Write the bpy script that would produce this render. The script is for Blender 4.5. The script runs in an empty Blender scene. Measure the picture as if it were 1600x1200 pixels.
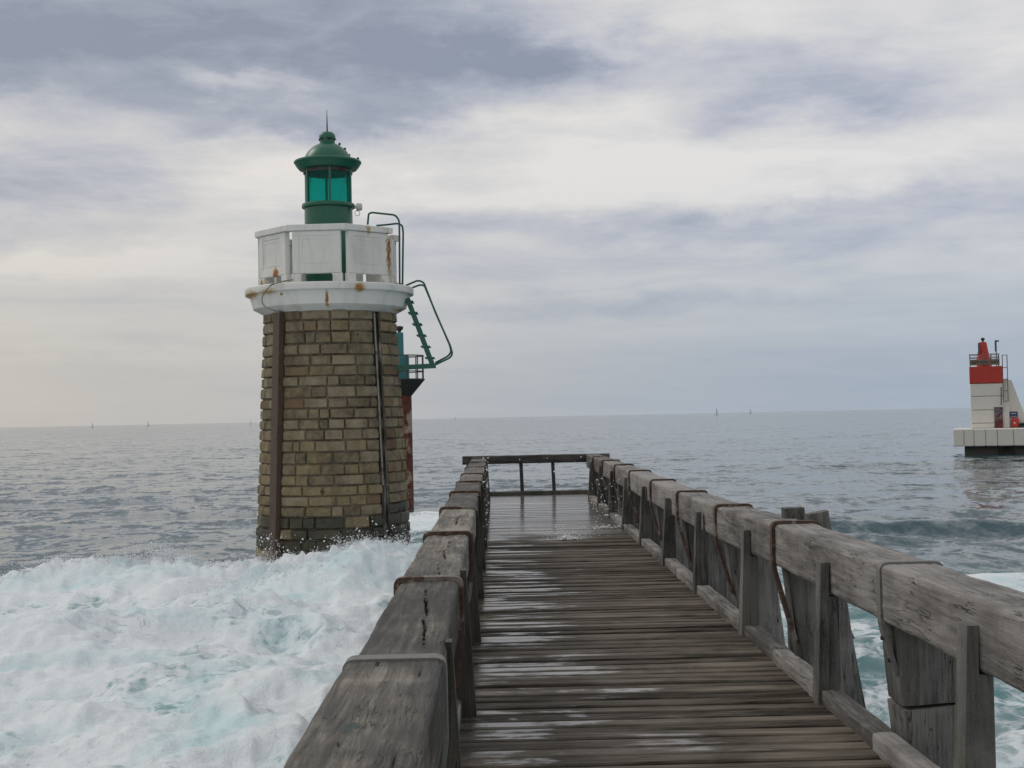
import bpy, math, random
import numpy as np
from mathutils import Vector, Matrix

random.seed(4)
RNG = np.random.default_rng(11)
S = bpy.context.scene
COL = S.collection
PI = math.pi
R = math.radians

# ------------------------------------------------------------------ camera
FPX, EYE = 2100.0, 1.65
yaw, pit, rol = R(0.709), R(1.407), R(1.18)
cf = np.array([math.sin(yaw)*math.cos(pit), math.cos(yaw)*math.cos(pit), math.sin(pit)])
r0 = np.array([math.cos(yaw), -math.sin(yaw), 0.0]); u0 = np.cross(r0, cf)
cr = math.cos(rol)*r0 - math.sin(rol)*u0
cu = math.sin(rol)*r0 + math.cos(rol)*u0
cam = bpy.data.objects.new('camera', bpy.data.cameras.new('camera'))
COL.objects.link(cam)
cam.matrix_world = Matrix(((cr[0], cu[0], -cf[0], 0), (cr[1], cu[1], -cf[1], 0), (cr[2], cu[2], -cf[2], EYE), (0, 0, 0, 1)))
cam.data.sensor_width = 36.0
cam.data.lens = 36.0*FPX/1600.0
cam.data.clip_start = 0.05
cam.data.clip_end = 90000.0
S.camera = cam

def at(px, py, Y):
    """world point seen at photograph pixel (px, py) on the plane y = Y"""
    d = cf + cr*(px-800)/FPX + cu*(600-py)/FPX
    t = Y/d[1]
    return Vector((d[0]*t, Y, EYE + d[2]*t))

# ------------------------------------------------------------------ node helpers
class NT:
    def __init__(s, tree): s.t = tree
    def n(s, typ, ins=None, **props):
        nd = s.t.nodes.new(typ)
        for k, v in props.items(): setattr(nd, k, v)
        for k, v in (ins or {}).items():
            sock = nd.inputs[k]
            if isinstance(v, bpy.types.NodeSocket): s.t.links.new(v, sock)
            else:
                if hasattr(sock.default_value, '__len__') and len(sock.default_value) == 4 and len(v) == 3: v = (*v, 1)
                sock.default_value = v
        return nd
    def m(s, op, a, b=0.0, c=0.0, clamp=False):
        return s.n('ShaderNodeMath', {0: a, 1: b, 2: c}, operation=op, use_clamp=clamp).outputs[0]
    def v(s, op, a, b=(0, 0, 0)):
        nd = s.n('ShaderNodeVectorMath', {0: a}, operation=op)
        if op == 'SCALE':
            if isinstance(b, bpy.types.NodeSocket): s.t.links.new(b, nd.inputs['Scale'])
            else: nd.inputs['Scale'].default_value = b
            return nd.outputs[0]
        if isinstance(b, bpy.types.NodeSocket): s.t.links.new(b, nd.inputs[1])
        else: nd.inputs[1].default_value = b
        return nd.outputs[1] if op in ('LENGTH', 'DISTANCE', 'DOT_PRODUCT') else nd.outputs[0]
    def noise(s, vec, scale, detail=4, rough=0.55, dist=0.0, lac=2.0):
        return s.n('ShaderNodeTexNoise', {'Vector': vec, 'Scale': scale, 'Detail': detail, 'Roughness': rough, 'Distortion': dist, 'Lacunarity': lac}).outputs[0]
    def ss(s, x, a, b):
        return s.n('ShaderNodeMapRange', {'Value': x, 'From Min': a, 'From Max': b, 'To Min': 0.0, 'To Max': 1.0}, interpolation_type='SMOOTHSTEP').outputs[0]
    def mix(s, f, a, b, blend='MIX'):
        nd = s.n('ShaderNodeMix', data_type='RGBA', blend_type=blend)
        for i, v in ((0, f), (6, a), (7, b)):
            if isinstance(v, bpy.types.NodeSocket): s.t.links.new(v, nd.inputs[i])
            else: nd.inputs[i].default_value = v if i == 0 else ((*v, 1) if len(v) == 3 else v)
        return nd.outputs[2]
    def ramp(s, fac, stops):
        nd = s.n('ShaderNodeValToRGB', {0: fac})
        e = nd.color_ramp.elements
        while len(e) < len(stops): e.new(0.5)
        for el, (p, c) in zip(e, stops):
            el.position = p; el.color = (*c, 1) if len(c) == 3 else c
        return nd.outputs[0]
    def sep(s, vec):
        return s.n('ShaderNodeSeparateXYZ', {0: vec}).outputs
    def comb(s, x, y, z):
        return s.n('ShaderNodeCombineXYZ', {0: x, 1: y, 2: z}).outputs[0]

def lin(r, g, b):
    f = lambda c: (c/255/12.92) if c <= 10 else ((c/255+0.055)/1.055)**2.4
    return (f(r), f(g), f(b))

# ------------------------------------------------------------------ sky and sun
SUN_AZ, SUN_EL = R(-62), R(42)            # measured from the view axis (+Y), negative = towards the left
w = bpy.data.worlds.new('World'); S.world = w; w.use_nodes = True
w.node_tree.nodes.clear()
T = NT(w.node_tree)
sky = T.n('ShaderNodeTexSky', sky_type='NISHITA', sun_disc=False, sun_elevation=SUN_EL, sun_rotation=SUN_AZ, altitude=5.0, dust_density=2.0)
dirn = T.v('NORMALIZE', T.n('ShaderNodeTexCoord').outputs['Generated'])
dx, dy, dz = T.sep(dirn)
az = T.m('ARCTAN2', dx, dy)
el = T.m('ARCSINE', dz)
elp = T.m('MAXIMUM', el, 0.0)
den = T.m('ADD', elp, 0.085)
pl = T.comb(T.m('DIVIDE', dx, den), T.m('DIVIDE', dy, den), 0.0)     # flat cloud layer seen in perspective
n_big = T.noise(T.v('MULTIPLY', pl, (0.55, 1.0, 1)), 0.75, 5, 0.55, 0.35)
n_mid = T.noise(T.v('ADD', T.v('MULTIPLY', pl, (0.85, 1.0, 1)), (7.3, 2.1, 0.0)), 2.2, 9, 0.62, 0.6)
n_fin = T.noise(T.v('MULTIPLY', T.comb(az, el, 0.0), (5.0, 12.0, 1)), 2.6, 9, 0.66, 0.6)
n_str = T.noise(T.v('ADD', T.v('MULTIPLY', T.comb(az, el, 0.0), (2.4, 11.0, 1)), (3.0, 1.0, 0)), 2.0, 8, 0.60, 0.5)
wq = T.n('ShaderNodeTexNoise', {'Vector': T.v('MULTIPLY', T.comb(az, el, 0.0), (5.0, 11.0, 1)), 'Scale': 1.6, 'Detail': 6.0, 'Roughness': 0.62}).outputs[1]
wv = T.v('MULTIPLY', T.v('SUBTRACT', wq, (0.5, 0.5, 0.5)), (0.20, 0.085, 0))
waz, wel, _ = T.sep(T.v('ADD', T.comb(az, el, 0.0), wv))
def blob(px, py, sx, sy, amp, tilt=0.0):
    a0, e0 = (px-800)/FPX + 0.0124, (652-py)/FPX
    A = T.m('SUBTRACT', waz, a0); E = T.m('SUBTRACT', T.m('SUBTRACT', wel, e0), T.m('MULTIPLY', A, tilt))
    A = T.m('POWER', T.m('ABSOLUTE', T.m('DIVIDE', A, sx/FPX)), 2.4); E = T.m('POWER', T.m('ABSOLUTE', T.m('DIVIDE', E, sy/FPX)), 2.4)
    return T.m('MULTIPLY', T.m('MULTIPLY', T.m('EXPONENT', T.m('MULTIPLY', T.m('ADD', A, E), -1.0)), amp), vary)
dens = T.m('ADD', T.m('MULTIPLY', T.m('SUBTRACT', n_big, 0.5), 0.75), T.m('MULTIPLY', T.m('SUBTRACT', n_mid, 0.5), 0.55))
dens = T.m('ADD', dens, T.m('MULTIPLY', T.m('SUBTRACT', n_str, 0.5), 0.9))
dens = T.m('ADD', dens, 0.23)
vary = T.m('ADD', 0.45, T.m('MULTIPLY', n_fin, 1.1))
for b in ((280, 45, 620, 92, .54), (60, 130, 330, 75, .40), (780, 108, 230, 48, .56), (90, 285, 190, 95, .34),
          (560, 190, 230, 30, .30), (1270, 150, 200, 55, .36), (1150, 355, 600, 34, .34), (400, 125, 110, 16, -.30), (520, 30, 380, 60, .14), (620, 150, 330, 55, .24),
          (560, 300, 340, 45, -.26), (1230, 265, 420, 60, -.24), (130, 410, 260, 28, -.28), (900, 480, 360, 24, .32),
          (1450, 400, 300, 28, .20), (1050, 30, 240, 60, -.22), (1480, 40, 220, 70, -.10), (250, 545, 330, 10, -.16), (720, 420, 240, 22, .14)):
    dens = T.m('ADD', dens, blob(*b))
cl = T.ramp(dens, [(0.0, lin(229, 226, 223)), (0.24, lin(213, 212, 212)), (0.48, lin(192, 194, 203)), (0.72, lin(164, 171, 185)), (1.0, lin(144, 152, 169))])
# the low sky: warm grey towards the hidden sun, blue grey away from it
side = T.ss(az, -0.42, 0.40)
low = T.mix(side, lin(190, 188, 185), lin(157, 171, 187))
cl = T.mix(T.m('MULTIPLY', T.ss(el, 0.19, 0.005), 0.86), cl, low)
warm = T.mix(side, (1.02, 1.0, 0.965), (0.985, 1.0, 1.025))
cl = T.mix(1.0, cl, warm, 'MULTIPLY')
below = T.ss(el, -0.004, -0.05)
cl = T.mix(below, cl, lin(120, 130, 138))
cl10 = T.v('SCALE', cl, 10.0)
fin = T.mix(0.95, sky.outputs[0], cl10)
bg = T.n('ShaderNodeBackground', {0: fin, 1: 0.1})
T.n('ShaderNodeOutputWorld', {0: bg.outputs[0]})

sun = bpy.data.objects.new('sun', bpy.data.lights.new('sun', 'SUN'))
COL.objects.link(sun)
sun.data.energy = 0.75; sun.data.angle = R(22); sun.data.color = (1.0, 0.95, 0.88)
sd = Vector((math.sin(SUN_AZ)*math.cos(SUN_EL), math.cos(SUN_AZ)*math.cos(SUN_EL), math.sin(SUN_EL)))
sun.rotation_euler = sd.to_track_quat('Z', 'Y').to_euler()
vs = S.view_settings
S.display_settings.display_device = 'sRGB'
vs.view_transform = 'Standard'; vs.look = 'None'; vs.gamma = 1.0; vs.use_curve_mapping = False
vs.exposure = 0.0

# ------------------------------------------------------------------ numpy noise
_tab = RNG.random(65536)
def vnoise(x, y, z=0.0, seed=0):
    x = np.asarray(x, float); y = np.asarray(y, float); z = np.zeros_like(x) + z
    xi, yi, zi = np.floor(x).astype(np.int64), np.floor(y).astype(np.int64), np.floor(z).astype(np.int64)
    fx, fy, fz = x-xi, y-yi, z-zi
    fx, fy, fz = [t*t*t*(t*(t*6-15)+10) for t in (fx, fy, fz)]
    def h(a, b, c):
        k = (a*73856093) ^ (b*19349663) ^ (c*83492791) ^ (seed*2654435761 & 0xffffffff)
        k = (k ^ (k >> 13))*1274126177
        return _tab[(k ^ (k >> 16)) & 65535]
    l = lambda a, b, t: a+(b-a)*t
    v = l(l(l(h(xi, yi, zi), h(xi+1, yi, zi), fx), l(h(xi, yi+1, zi), h(xi+1, yi+1, zi), fx), fy),
          l(l(h(xi, yi, zi+1), h(xi+1, yi, zi+1), fx), l(h(xi, yi+1, zi+1), h(xi+1, yi+1, zi+1), fx), fy), fz)
    return v*2-1
def sstep(x, a, b):
    t = np.clip((x-a)/(b-a), 0, 1); return t*t*(3-2*t)

# ------------------------------------------------------------------ object helpers
def link(o, parent=None):
    COL.objects.link(o)
    if parent is not None: o.parent = parent
    return o
def thing(name, label, cat, loc=(0, 0, 0), group=None):
    o = bpy.data.objects.new(name, None); o.empty_display_size = 0.3
    o.location = loc; o['label'] = label; o['category'] = cat
    if group: o['group'] = group
    COL.objects.link(o); bpy.context.view_layer.update()
    return o
class MB:
    """collects vertices and faces; build() links them as one mesh object"""
    def __init__(s): s.v = []; s.f = []
    def add(s, vs_, fs):
        o = len(s.v); s.v += [tuple(p) for p in vs_]; s.f += [tuple(i+o for i in f) for f in fs]; return s
    def box(s, lo, hi, b=0.0, M=None):
        lo, hi = Vector(lo), Vector(hi)
        if b <= 0:
            V = [(x, y, z) for z in (lo.z, hi.z) for y in (lo.y, hi.y) for x in (lo.x, hi.x)]
            F = [(0, 2, 3, 1), (4, 5, 7, 6), (0, 1, 5, 4), (2, 6, 7, 3), (0, 4, 6, 2), (1, 3, 7, 5)]
        else:
            V, idx = [], {}
            for sx in (0, 1):
                for sy in (0, 1):
                    for sz in (0, 1):
                        c = Vector((hi.x if sx else lo.x, hi.y if sy else lo.y, hi.z if sz else lo.z))
                        d = Vector((-b if sx else b, -b if sy else b, -b if sz else b))
                        for ax in range(3):      # vertex lying in the face whose normal is ax
                            p = c + d; p[ax] = c[ax]; idx[(sx, sy, sz, ax)] = len(V); V.append(p)
            g = lambda a, ax: idx[(a[0], a[1], a[2], ax)]
            F = []
            for ax in range(3):
                o1, o2 = (ax+1) % 3, (ax+2) % 3
                for sg in (0, 1):
                    q = []
                    for (i, j) in ((0, 0), (1, 0), (1, 1), (0, 1)):
                        a = [0, 0, 0]; a[ax] = sg; a[o1] = i; a[o2] = j; q.append(g(a, ax))
                    F.append(tuple(q if sg else q[::-1]))
                for i in (0, 1):                 # edges parallel to ax
                    for j in (0, 1):
                        a = [0, 0, 0]; c = [0, 0, 0]
                        a[o1] = c[o1] = i; a[o2] = c[o2] = j; c[ax] = 1
                        q = [g(a, o1), g(c, o1), g(c, o2), g(a, o2)]
                        F.append(tuple(q if i == j else q[::-1]))
            for sx in (0, 1):
                for sy in (0, 1):
                    for sz in (0, 1):
                        q = [idx[(sx, sy, sz, 0)], idx[(sx, sy, sz, 1)], idx[(sx, sy, sz, 2)]]
                        F.append(tuple(q if (sx+sy+sz) % 2 else q[::-1]))
        if M is not None: V = [M @ Vector(p) for p in V]
        return s.add(V, F)
    def tube(s, pts, r, n=8, cap=True):
        pts = [Vector(p) for p in pts]; V = []; F = []; up = None
        for i, p in enumerate(pts):
            t = (pts[min(i+1, len(pts)-1)]-pts[max(i-1, 0)]).normalized()
            if up is None: up = t.orthogonal().normalized()
            up = (up - t*up.dot(t)).normalized(); sdv = t.cross(up)
            rr = r[i] if hasattr(r, '__len__') else r
            V += [p+(up*math.cos(2*PI*k/n)+sdv*math.sin(2*PI*k/n))*rr for k in range(n)]
        for i in range(len(pts)-1):
            for k in range(n):
                a, b = i*n+k, i*n+(k+1) % n; F.append((a, b, b+n, a+n))
        if cap: F.append(tuple(range(n))[::-1]); F.append(tuple((len(pts)-1)*n+k for k in range(n)))
        return s.add(V, F)
    def strip(s, pts, side, wd, th):
        """flat bar swept along pts, `side` = its width direction"""
        pts = [Vector(p) for p in pts]; side = Vector(side).normalized(); V = []; F = []
        for i, p in enumerate(pts):
            t = (pts[min(i+1, len(pts)-1)]-pts[max(i-1, 0)]).normalized(); nn = side.cross(t).normalized()
            V += [p+side*wd/2+nn*th/2, p-side*wd/2+nn*th/2, p-side*wd/2-nn*th/2, p+side*wd/2-nn*th/2]
        for i in range(len(pts)-1):
            for k in range(4):
                a, b = i*4+k, i*4+(k+1) % 4; F.append((a, b, b+4, a+4))
        F.append((3, 2, 1, 0)); m = (len(pts)-1)*4; F.append((m, m+1, m+2, m+3))
        return s.add(V, F)
    def lathe(s, prof, c, n=40, close=True):
        c = Vector(c); V = []; F = []
        for (r, z) in prof:
            V += [(c.x+r*math.sin(2*PI*k/n), c.y-r*math.cos(2*PI*k/n), c.z+z) for k in range(n)]
        for i in range(len(prof)-1):
            for k in range(n):
                a, b = i*n+k, i*n+(k+1) % n; F.append((a, b, b+n, a+n))
        if close:
            F.append(tuple(range(n))[::-1]); F.append(tuple((len(prof)-1)*n+k for k in range(n)))
        return s.add(V, F)
    def prism(s, poly, y0, y1):
        """polygon of (x, z) points extruded from y0 to y1"""
        n = len(poly); V = [(x, y0, z) for x, z in poly]+[(x, y1, z) for x, z in poly]
        F = [tuple(range(n)), tuple(range(2*n-1, n-1, -1))]
        F += [(k, k+n, (k+1) % n+n, (k+1) % n) for k in range(n)]
        return s.add(V, F)
    def mesh(s, name, mat, smooth=False, origin=(0, 0, 0)):
        me = bpy.data.meshes.new(name); o = Vector(origin)
        me.from_pydata([(p[0]-o.x, p[1]-o.y, p[2]-o.z) for p in s.v], [], s.f)
        me.materials.append(mat)
        if smooth is True: me.polygons.foreach_set('use_smooth', [True]*len(me.polygons))
        elif smooth:
            me.polygons.foreach_set('use_smooth', [True]*len(me.polygons)); me.set_sharp_from_angle(angle=R(smooth))
        me.update(); return me
    def build(s, name, mat, parent=None, smooth=False):
        """part built in world coordinates under a thing (parents carry no rotation)"""
        o0 = Vector((0, 0, 0))
        if parent is not None:
            p = parent
            while p is not None: o0 += p.location; p = p.parent
        ob = bpy.data.objects.new(name, s.mesh(name, mat, smooth, o0))
        return link(ob, parent)
def arc(p0, p1, p2, n=5):
    """rounded corner: quadratic curve p0-p1-p2"""
    p0, p1, p2 = Vector(p0), Vector(p1), Vector(p2)
    return [p0*(1-t)**2+p1*2*t*(1-t)+p2*t*t for t in [i/n for i in range(n+1)]]
def bend(pts, r, n=5):
    """polyline with its corners rounded"""
    pts = [Vector(p) for p in pts]; out = [pts[0]]
    for a, b, c in zip(pts, pts[1:], pts[2:]):
        d1, d2 = (a-b), (c-b); k = min(r, d1.length*.45, d2.length*.45)
        out += arc(b+d1.normalized()*k, b, b+d2.normalized()*k, n)
    return out+[pts[-1]]

def material(name):
    m = bpy.data.materials.new(name); m.use_nodes = True; m.node_tree.nodes.clear()
    return m, NT(m.node_tree)
def finish(N_, col, rough=0.7, bump=None, bstr=0.3, bdist=0.01, spec=0.5, **extra):
    ins = {'Base Color': col, 'Roughness': rough, 'Specular IOR Level': spec}
    ins.update(extra)
    if bump is not None:
        ins['Normal'] = N_.n('ShaderNodeBump', {'Height': bump, 'Strength': bstr, 'Distance': bdist}).outputs[0]
    p = N_.n('ShaderNodeBsdfPrincipled', ins)
    N_.n('ShaderNodeOutputMaterial', {0: p.outputs[0]})

# ------------------------------------------------------------------ materials
def wood_mat(name, c_dark, c_mid, c_light, axis, wet=0.0, green=0.0):
    m, N_ = material(name)
    oc = N_.n('ShaderNodeTexCoord').outputs['Object']
    rnd = N_.n('ShaderNodeObjectInfo').outputs['Random']
    pos = N_.n('ShaderNodeNewGeometry').outputs['Position']
    vec = N_.v('ADD', oc, N_.comb(N_.m('MULTIPLY', rnd, 37.0), N_.m('MULTIPLY', rnd, 91.0), N_.m('MULTIPLY', rnd, 53.0)))
    st = [1.0, 1.0, 1.0]; st[axis] = 0.055
    gv = N_.v('MULTIPLY', vec, tuple(st))
    st2 = [1.0, 1.0, 1.0]; st2[axis] = 0.25
    g1 = N_.noise(gv, 38.0, 6, 0.65, 0.6)              # fibres
    g2 = N_.noise(N_.v('MULTIPLY', vec, tuple(st2)), 5.0, 5, 0.6, 0.3)
    g3 = N_.noise(vec, 1.7, 4, 0.6)
    spk = N_.noise(vec, 130.0, 3, 0.7)
    f = N_.m('ADD', N_.m('MULTIPLY', g1, 0.45), N_.m('ADD', N_.m('MULTIPLY', g2, 0.35), N_.m('MULTIPLY', g3, 0.35)))
    f = N_.m('ADD', f, N_.m('MULTIPLY', N_.m('SUBTRACT', rnd, 0.5), 0.16))
    f = N_.m('ADD', f, N_.m('MULTIPLY', N_.m('SUBTRACT', spk, 0.5), 0.22))
    col = N_.ramp(f, [(0.46, c_dark), (0.565, c_mid), (0.68, c_light)])
    # short black checks along the grain
    ck = N_.noise(N_.v('MULTIPLY', vec, tuple([2.2 if i != axis else 0.16 for i in range(3)])), 14.0, 3, 0.5, 0.2)
    crack = N_.ss(N_.m('ABSOLUTE', N_.m('SUBTRACT', ck, 0.5)), 0.014, 0.003)
    crack = N_.m('MULTIPLY', crack, N_.ss(N_.noise(vec, 2.6, 2, 0.5), 0.50, 0.58))
    col = N_.mix(N_.m('MULTIPLY', crack, 0.85), col, (0.008, 0.007, 0.006))
    if green > 0:
        gm = N_.m('MULTIPLY', N_.ss(N_.noise(vec, 3.1, 5, 0.65), 0.50, 0.72), green)
        col = N_.mix(gm, col, (0.045, 0.055, 0.032))
    stain = N_.ss(N_.noise(N_.v('MULTIPLY', pos, (2.0, 2.0, 0.5)), 1.5, 5, 0.6), 0.52, 0.70)
    col = N_.mix(N_.m('MULTIPLY', stain, 0.45), col, c_dark)
    h = N_.m('ADD', N_.m('MULTIPLY', g1, 0.8), N_.m('ADD', N_.m('MULTIPLY', spk, 0.35), N_.m('MULTIPLY', crack, -1.5)))
    ro = N_.m('ADD', 0.80-wet, N_.m('MULTIPLY', N_.m('SUBTRACT', g2, 0.5), 0.3))
    finish(N_, col, ro, h, 0.8, 0.009, 0.4)
    return m
W_LEFT = wood_mat('weathered_brown_timber', (0.026, 0.023, 0.019), (0.096, 0.087, 0.073), (0.255, 0.232, 0.195), 1, 0.16, 0.30)
W_RIGHT = wood_mat('weathered_grey_timber', (0.066, 0.062, 0.058), (0.180, 0.170, 0.160), (0.30, 0.288, 0.275), 1, 0.05, 0.10)
W_POST = wood_mat('weathered_grey_upright_timber', (0.036, 0.036, 0.033), (0.112, 0.109, 0.100), (0.20, 0.193, 0.18), 2, 0.1, 0.45)
W_POSTL = wood_mat('damp_dark_upright_timber', (0.018, 0.017, 0.013), (0.050, 0.046, 0.036), (0.105, 0.097, 0.078), 2, 0.2, 0.5)
W_END = wood_mat('wet_black_timber', (0.020, 0.018, 0.017), (0.056, 0.051, 0.047), (0.11, 0.10, 0.092), 0, 0.3, 0.1)

def deck_mat():
    m, N_ = material('wet_deck_timber')
    oc = N_.n('ShaderNodeTexCoord').outputs['Object']
    rnd = N_.n('ShaderNodeObjectInfo').outputs['Random']
    pos = N_.n('ShaderNodeNewGeometry').outputs['Position']
    px, py, pz = N_.sep(pos)
    vec = N_.v('ADD', oc, N_.comb(N_.m('MULTIPLY', rnd, 37.0), N_.m('MULTIPLY', rnd, 91.0), 0.0))
    gv = N_.v('MULTIPLY', vec, (0.05, 1, 1))
    g1 = N_.noise(gv, 55.0, 6, 0.65, 0.5)
    g2 = N_.noise(N_.v('MULTIPLY', vec, (0.3, 1.6, 1)), 4.5, 5, 0.6, 0.3)
    f = N_.m('ADD', N_.m('MULTIPLY', g1, 0.5), N_.m('MULTIPLY', g2, 0.5))
    f = N_.m('ADD', f, N_.m('MULTIPLY', N_.m('SUBTRACT', rnd, 0.5), 0.20))
    col = N_.ramp(f, [(0.37, (0.026, 0.022, 0.018)), (0.5, (0.116, 0.100, 0.082)), (0.66, (0.215, 0.190, 0.158))])
    # slime and damp towards the rails
    gm = N_.m('MULTIPLY', N_.ss(N_.noise(pos, 2.2, 5, 0.65), 0.48, 0.70), 0.55)
    col = N_.mix(gm, col, (0.035, 0.036, 0.022))
    # standing water: patches mostly on the left half, all of the far end
    wn = N_.noise(N_.v('MULTIPLY', pos, (0.75, 1.5, 1)), 1.15, 5, 0.62, 0.5)
    wn2 = N_.noise(N_.v('MULTIPLY', pos, (0.6, 3.5, 1)), 2.7, 4, 0.6, 0.2)
    left = N_.ss(px, 1.5, -0.1)
    far = N_.ss(N_.m('ADD', py, N_.m('MULTIPLY', N_.m('SUBTRACT', wn, 0.5), 6.0)), 17.2, 19.6)
    wet = N_.m('ADD', N_.m('ADD', N_.m('MULTIPLY', wn, 0.75), N_.m('MULTIPLY', wn2, 0.42)), N_.m('MULTIPLY', left, 0.20))
    wet = N_.m('ADD', wet, N_.m('MULTIPLY', N_.m('SUBTRACT', rnd, 0.5), 0.10))
    pud = N_.ss(wet, 0.755, 0.83)
    pud = N_.m('MAXIMUM', pud, far, clamp=True)
    damp = N_.ss(wet, 0.56, 0.76)
    col = N_.mix(N_.m('MULTIPLY', N_.m('MAXIMUM', damp, pud), 0.45), col, N_.mix(0.6, col, (0.02, 0.017, 0.014)))
    rough = N_.m('SUBTRACT', 0.80, N_.m('MULTIPLY', damp, 0.18))
    rough = N_.m('SUBTRACT', rough, N_.m('MULTIPLY', pud, 0.43))
    h = N_.m('MULTIPLY', N_.m('ADD', g1, N_.m('MULTIPLY', g2, 0.6)), N_.m('SUBTRACT', 1.0, N_.m('MULTIPLY', pud, 0.80)))
    finish(N_, col, rough, h, 0.6, 0.006, N_.m('ADD', 0.08, N_.m('MULTIPLY', pud, 0.30)), **{'Coat Weight': N_.m('ADD', N_.m('MULTIPLY', pud, 0.26), N_.m('MULTIPLY', far, 0.50)), 'Coat Roughness': 0.12, 'Coat IOR': 1.33})
    return m
W_DECK = deck_mat()

def metal_mat(name, base, rust, amount, rough=0.55, scale=9.0, mott=0.72):
    m, N_ = material(name)
    oc = N_.n('ShaderNodeTexCoord').outputs['Object']
    rnd = N_.n('ShaderNodeObjectInfo').outputs['Random']
    v = N_.v('ADD', oc, N_.comb(N_.m('MULTIPLY', rnd, 40.0), rnd, rnd))
    n1 = N_.noise(v, scale, 6, 0.65, 0.3); n2 = N_.noise(v, scale*7, 4, 0.6)
    c = N_.mix(N_.ss(n2, 0.35, 0.75), base, tuple(x*mott for x in base))
    rc = N_.mix(N_.ss(n2, 0.3, 0.7), rust, tuple(x*(0.4 if mott < 0.9 else 0.9) for x in rust))
    k = N_.ss(n1, 0.72-amount*0.5, 0.80-amount*0.5)
    finish(N_, N_.mix(k, c, rc), N_.m('ADD', rough, N_.m('MULTIPLY', k, 0.25)), N_.m('ADD', n2, N_.m('MULTIPLY', k, 0.5)), 0.35, 0.004, 0.5)
    return m
RUST = metal_mat('rusty_galvanised_strap', (0.20, 0.175, 0.15), (0.095, 0.050, 0.034), 0.62, 0.5, 5.0)
GALV = metal_mat('dull_galvanised_steel', (0.17, 0.168, 0.162), (0.12, 0.08, 0.055), 0.22, 0.62, 5.0)
GREEN = metal_mat('dark_green_gloss_paint', (0.010, 0.118, 0.072), (0.05, 0.04, 0.02), 0.08, 0.36, 6.0)
GREENP = metal_mat('green_ladder_paint', (0.012, 0.100, 0.068), (0.07, 0.04, 0.02), 0.12, 0.40, 6.0)
TEAL = metal_mat('faded_teal_paint', (0.045, 0.20, 0.21), (0.10, 0.09, 0.07), 0.10, 0.5, 3.0)
BROWN = metal_mat('brown_painted_steel', (0.095, 0.066, 0.048), (0.12, 0.072, 0.045), 0.30, 0.55, 1.5)
DARKM = metal_mat('dark_weathered_steel', (0.05, 0.047, 0.043), (0.06, 0.035, 0.02), 0.35, 0.6, 3.0)
COLUMN = metal_mat('peeling_red_and_cream_paint', (0.34, 0.27, 0.18), (0.15, 0.040, 0.022), 0.64, 0.6, 0.9)
REDP = metal_mat('red_paint', (0.52, 0.040, 0.024), (0.30, 0.025, 0.02), 0.15, 0.5, 1.2)
CONC = metal_mat('whitewashed_concrete', (0.70, 0.68, 0.63), (0.55, 0.53, 0.46), 0.12, 0.8, 0.7, 0.92)
CONCD = metal_mat('wet_dark_concrete', (0.055, 0.052, 0.043), (0.03, 0.032, 0.025), 0.4, 0.5, 0.6)
BOARD = metal_mat('bleached_board', (0.20, 0.165, 0.12), (0.09, 0.06, 0.05), 0.35, 0.8, 2.5)
BLUE = metal_mat('blue_sign_paint', (0.02, 0.05, 0.14), (0.02, 0.04, 0.1), 0.1, 0.4, 5.0)
WHITE = metal_mat('white_plastic', (0.62, 0.62, 0.60), (0.5, 0.5, 0.46), 0.1, 0.5, 5.0)
DOORM = metal_mat('grey_red_door_paint', (0.17, 0.15, 0.15), (0.17, 0.035, 0.04), 0.42, 0.6, 0.8)
BOXG = metal_mat('dark_green_plastic', (0.012, 0.05, 0.045), (0.02, 0.04, 0.04), 0.1, 0.5, 2.0)
GREYM = metal_mat('blue_grey_paint', (0.10, 0.11, 0.15), (0.09, 0.09, 0.11), 0.2, 0.5, 2.0)

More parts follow.
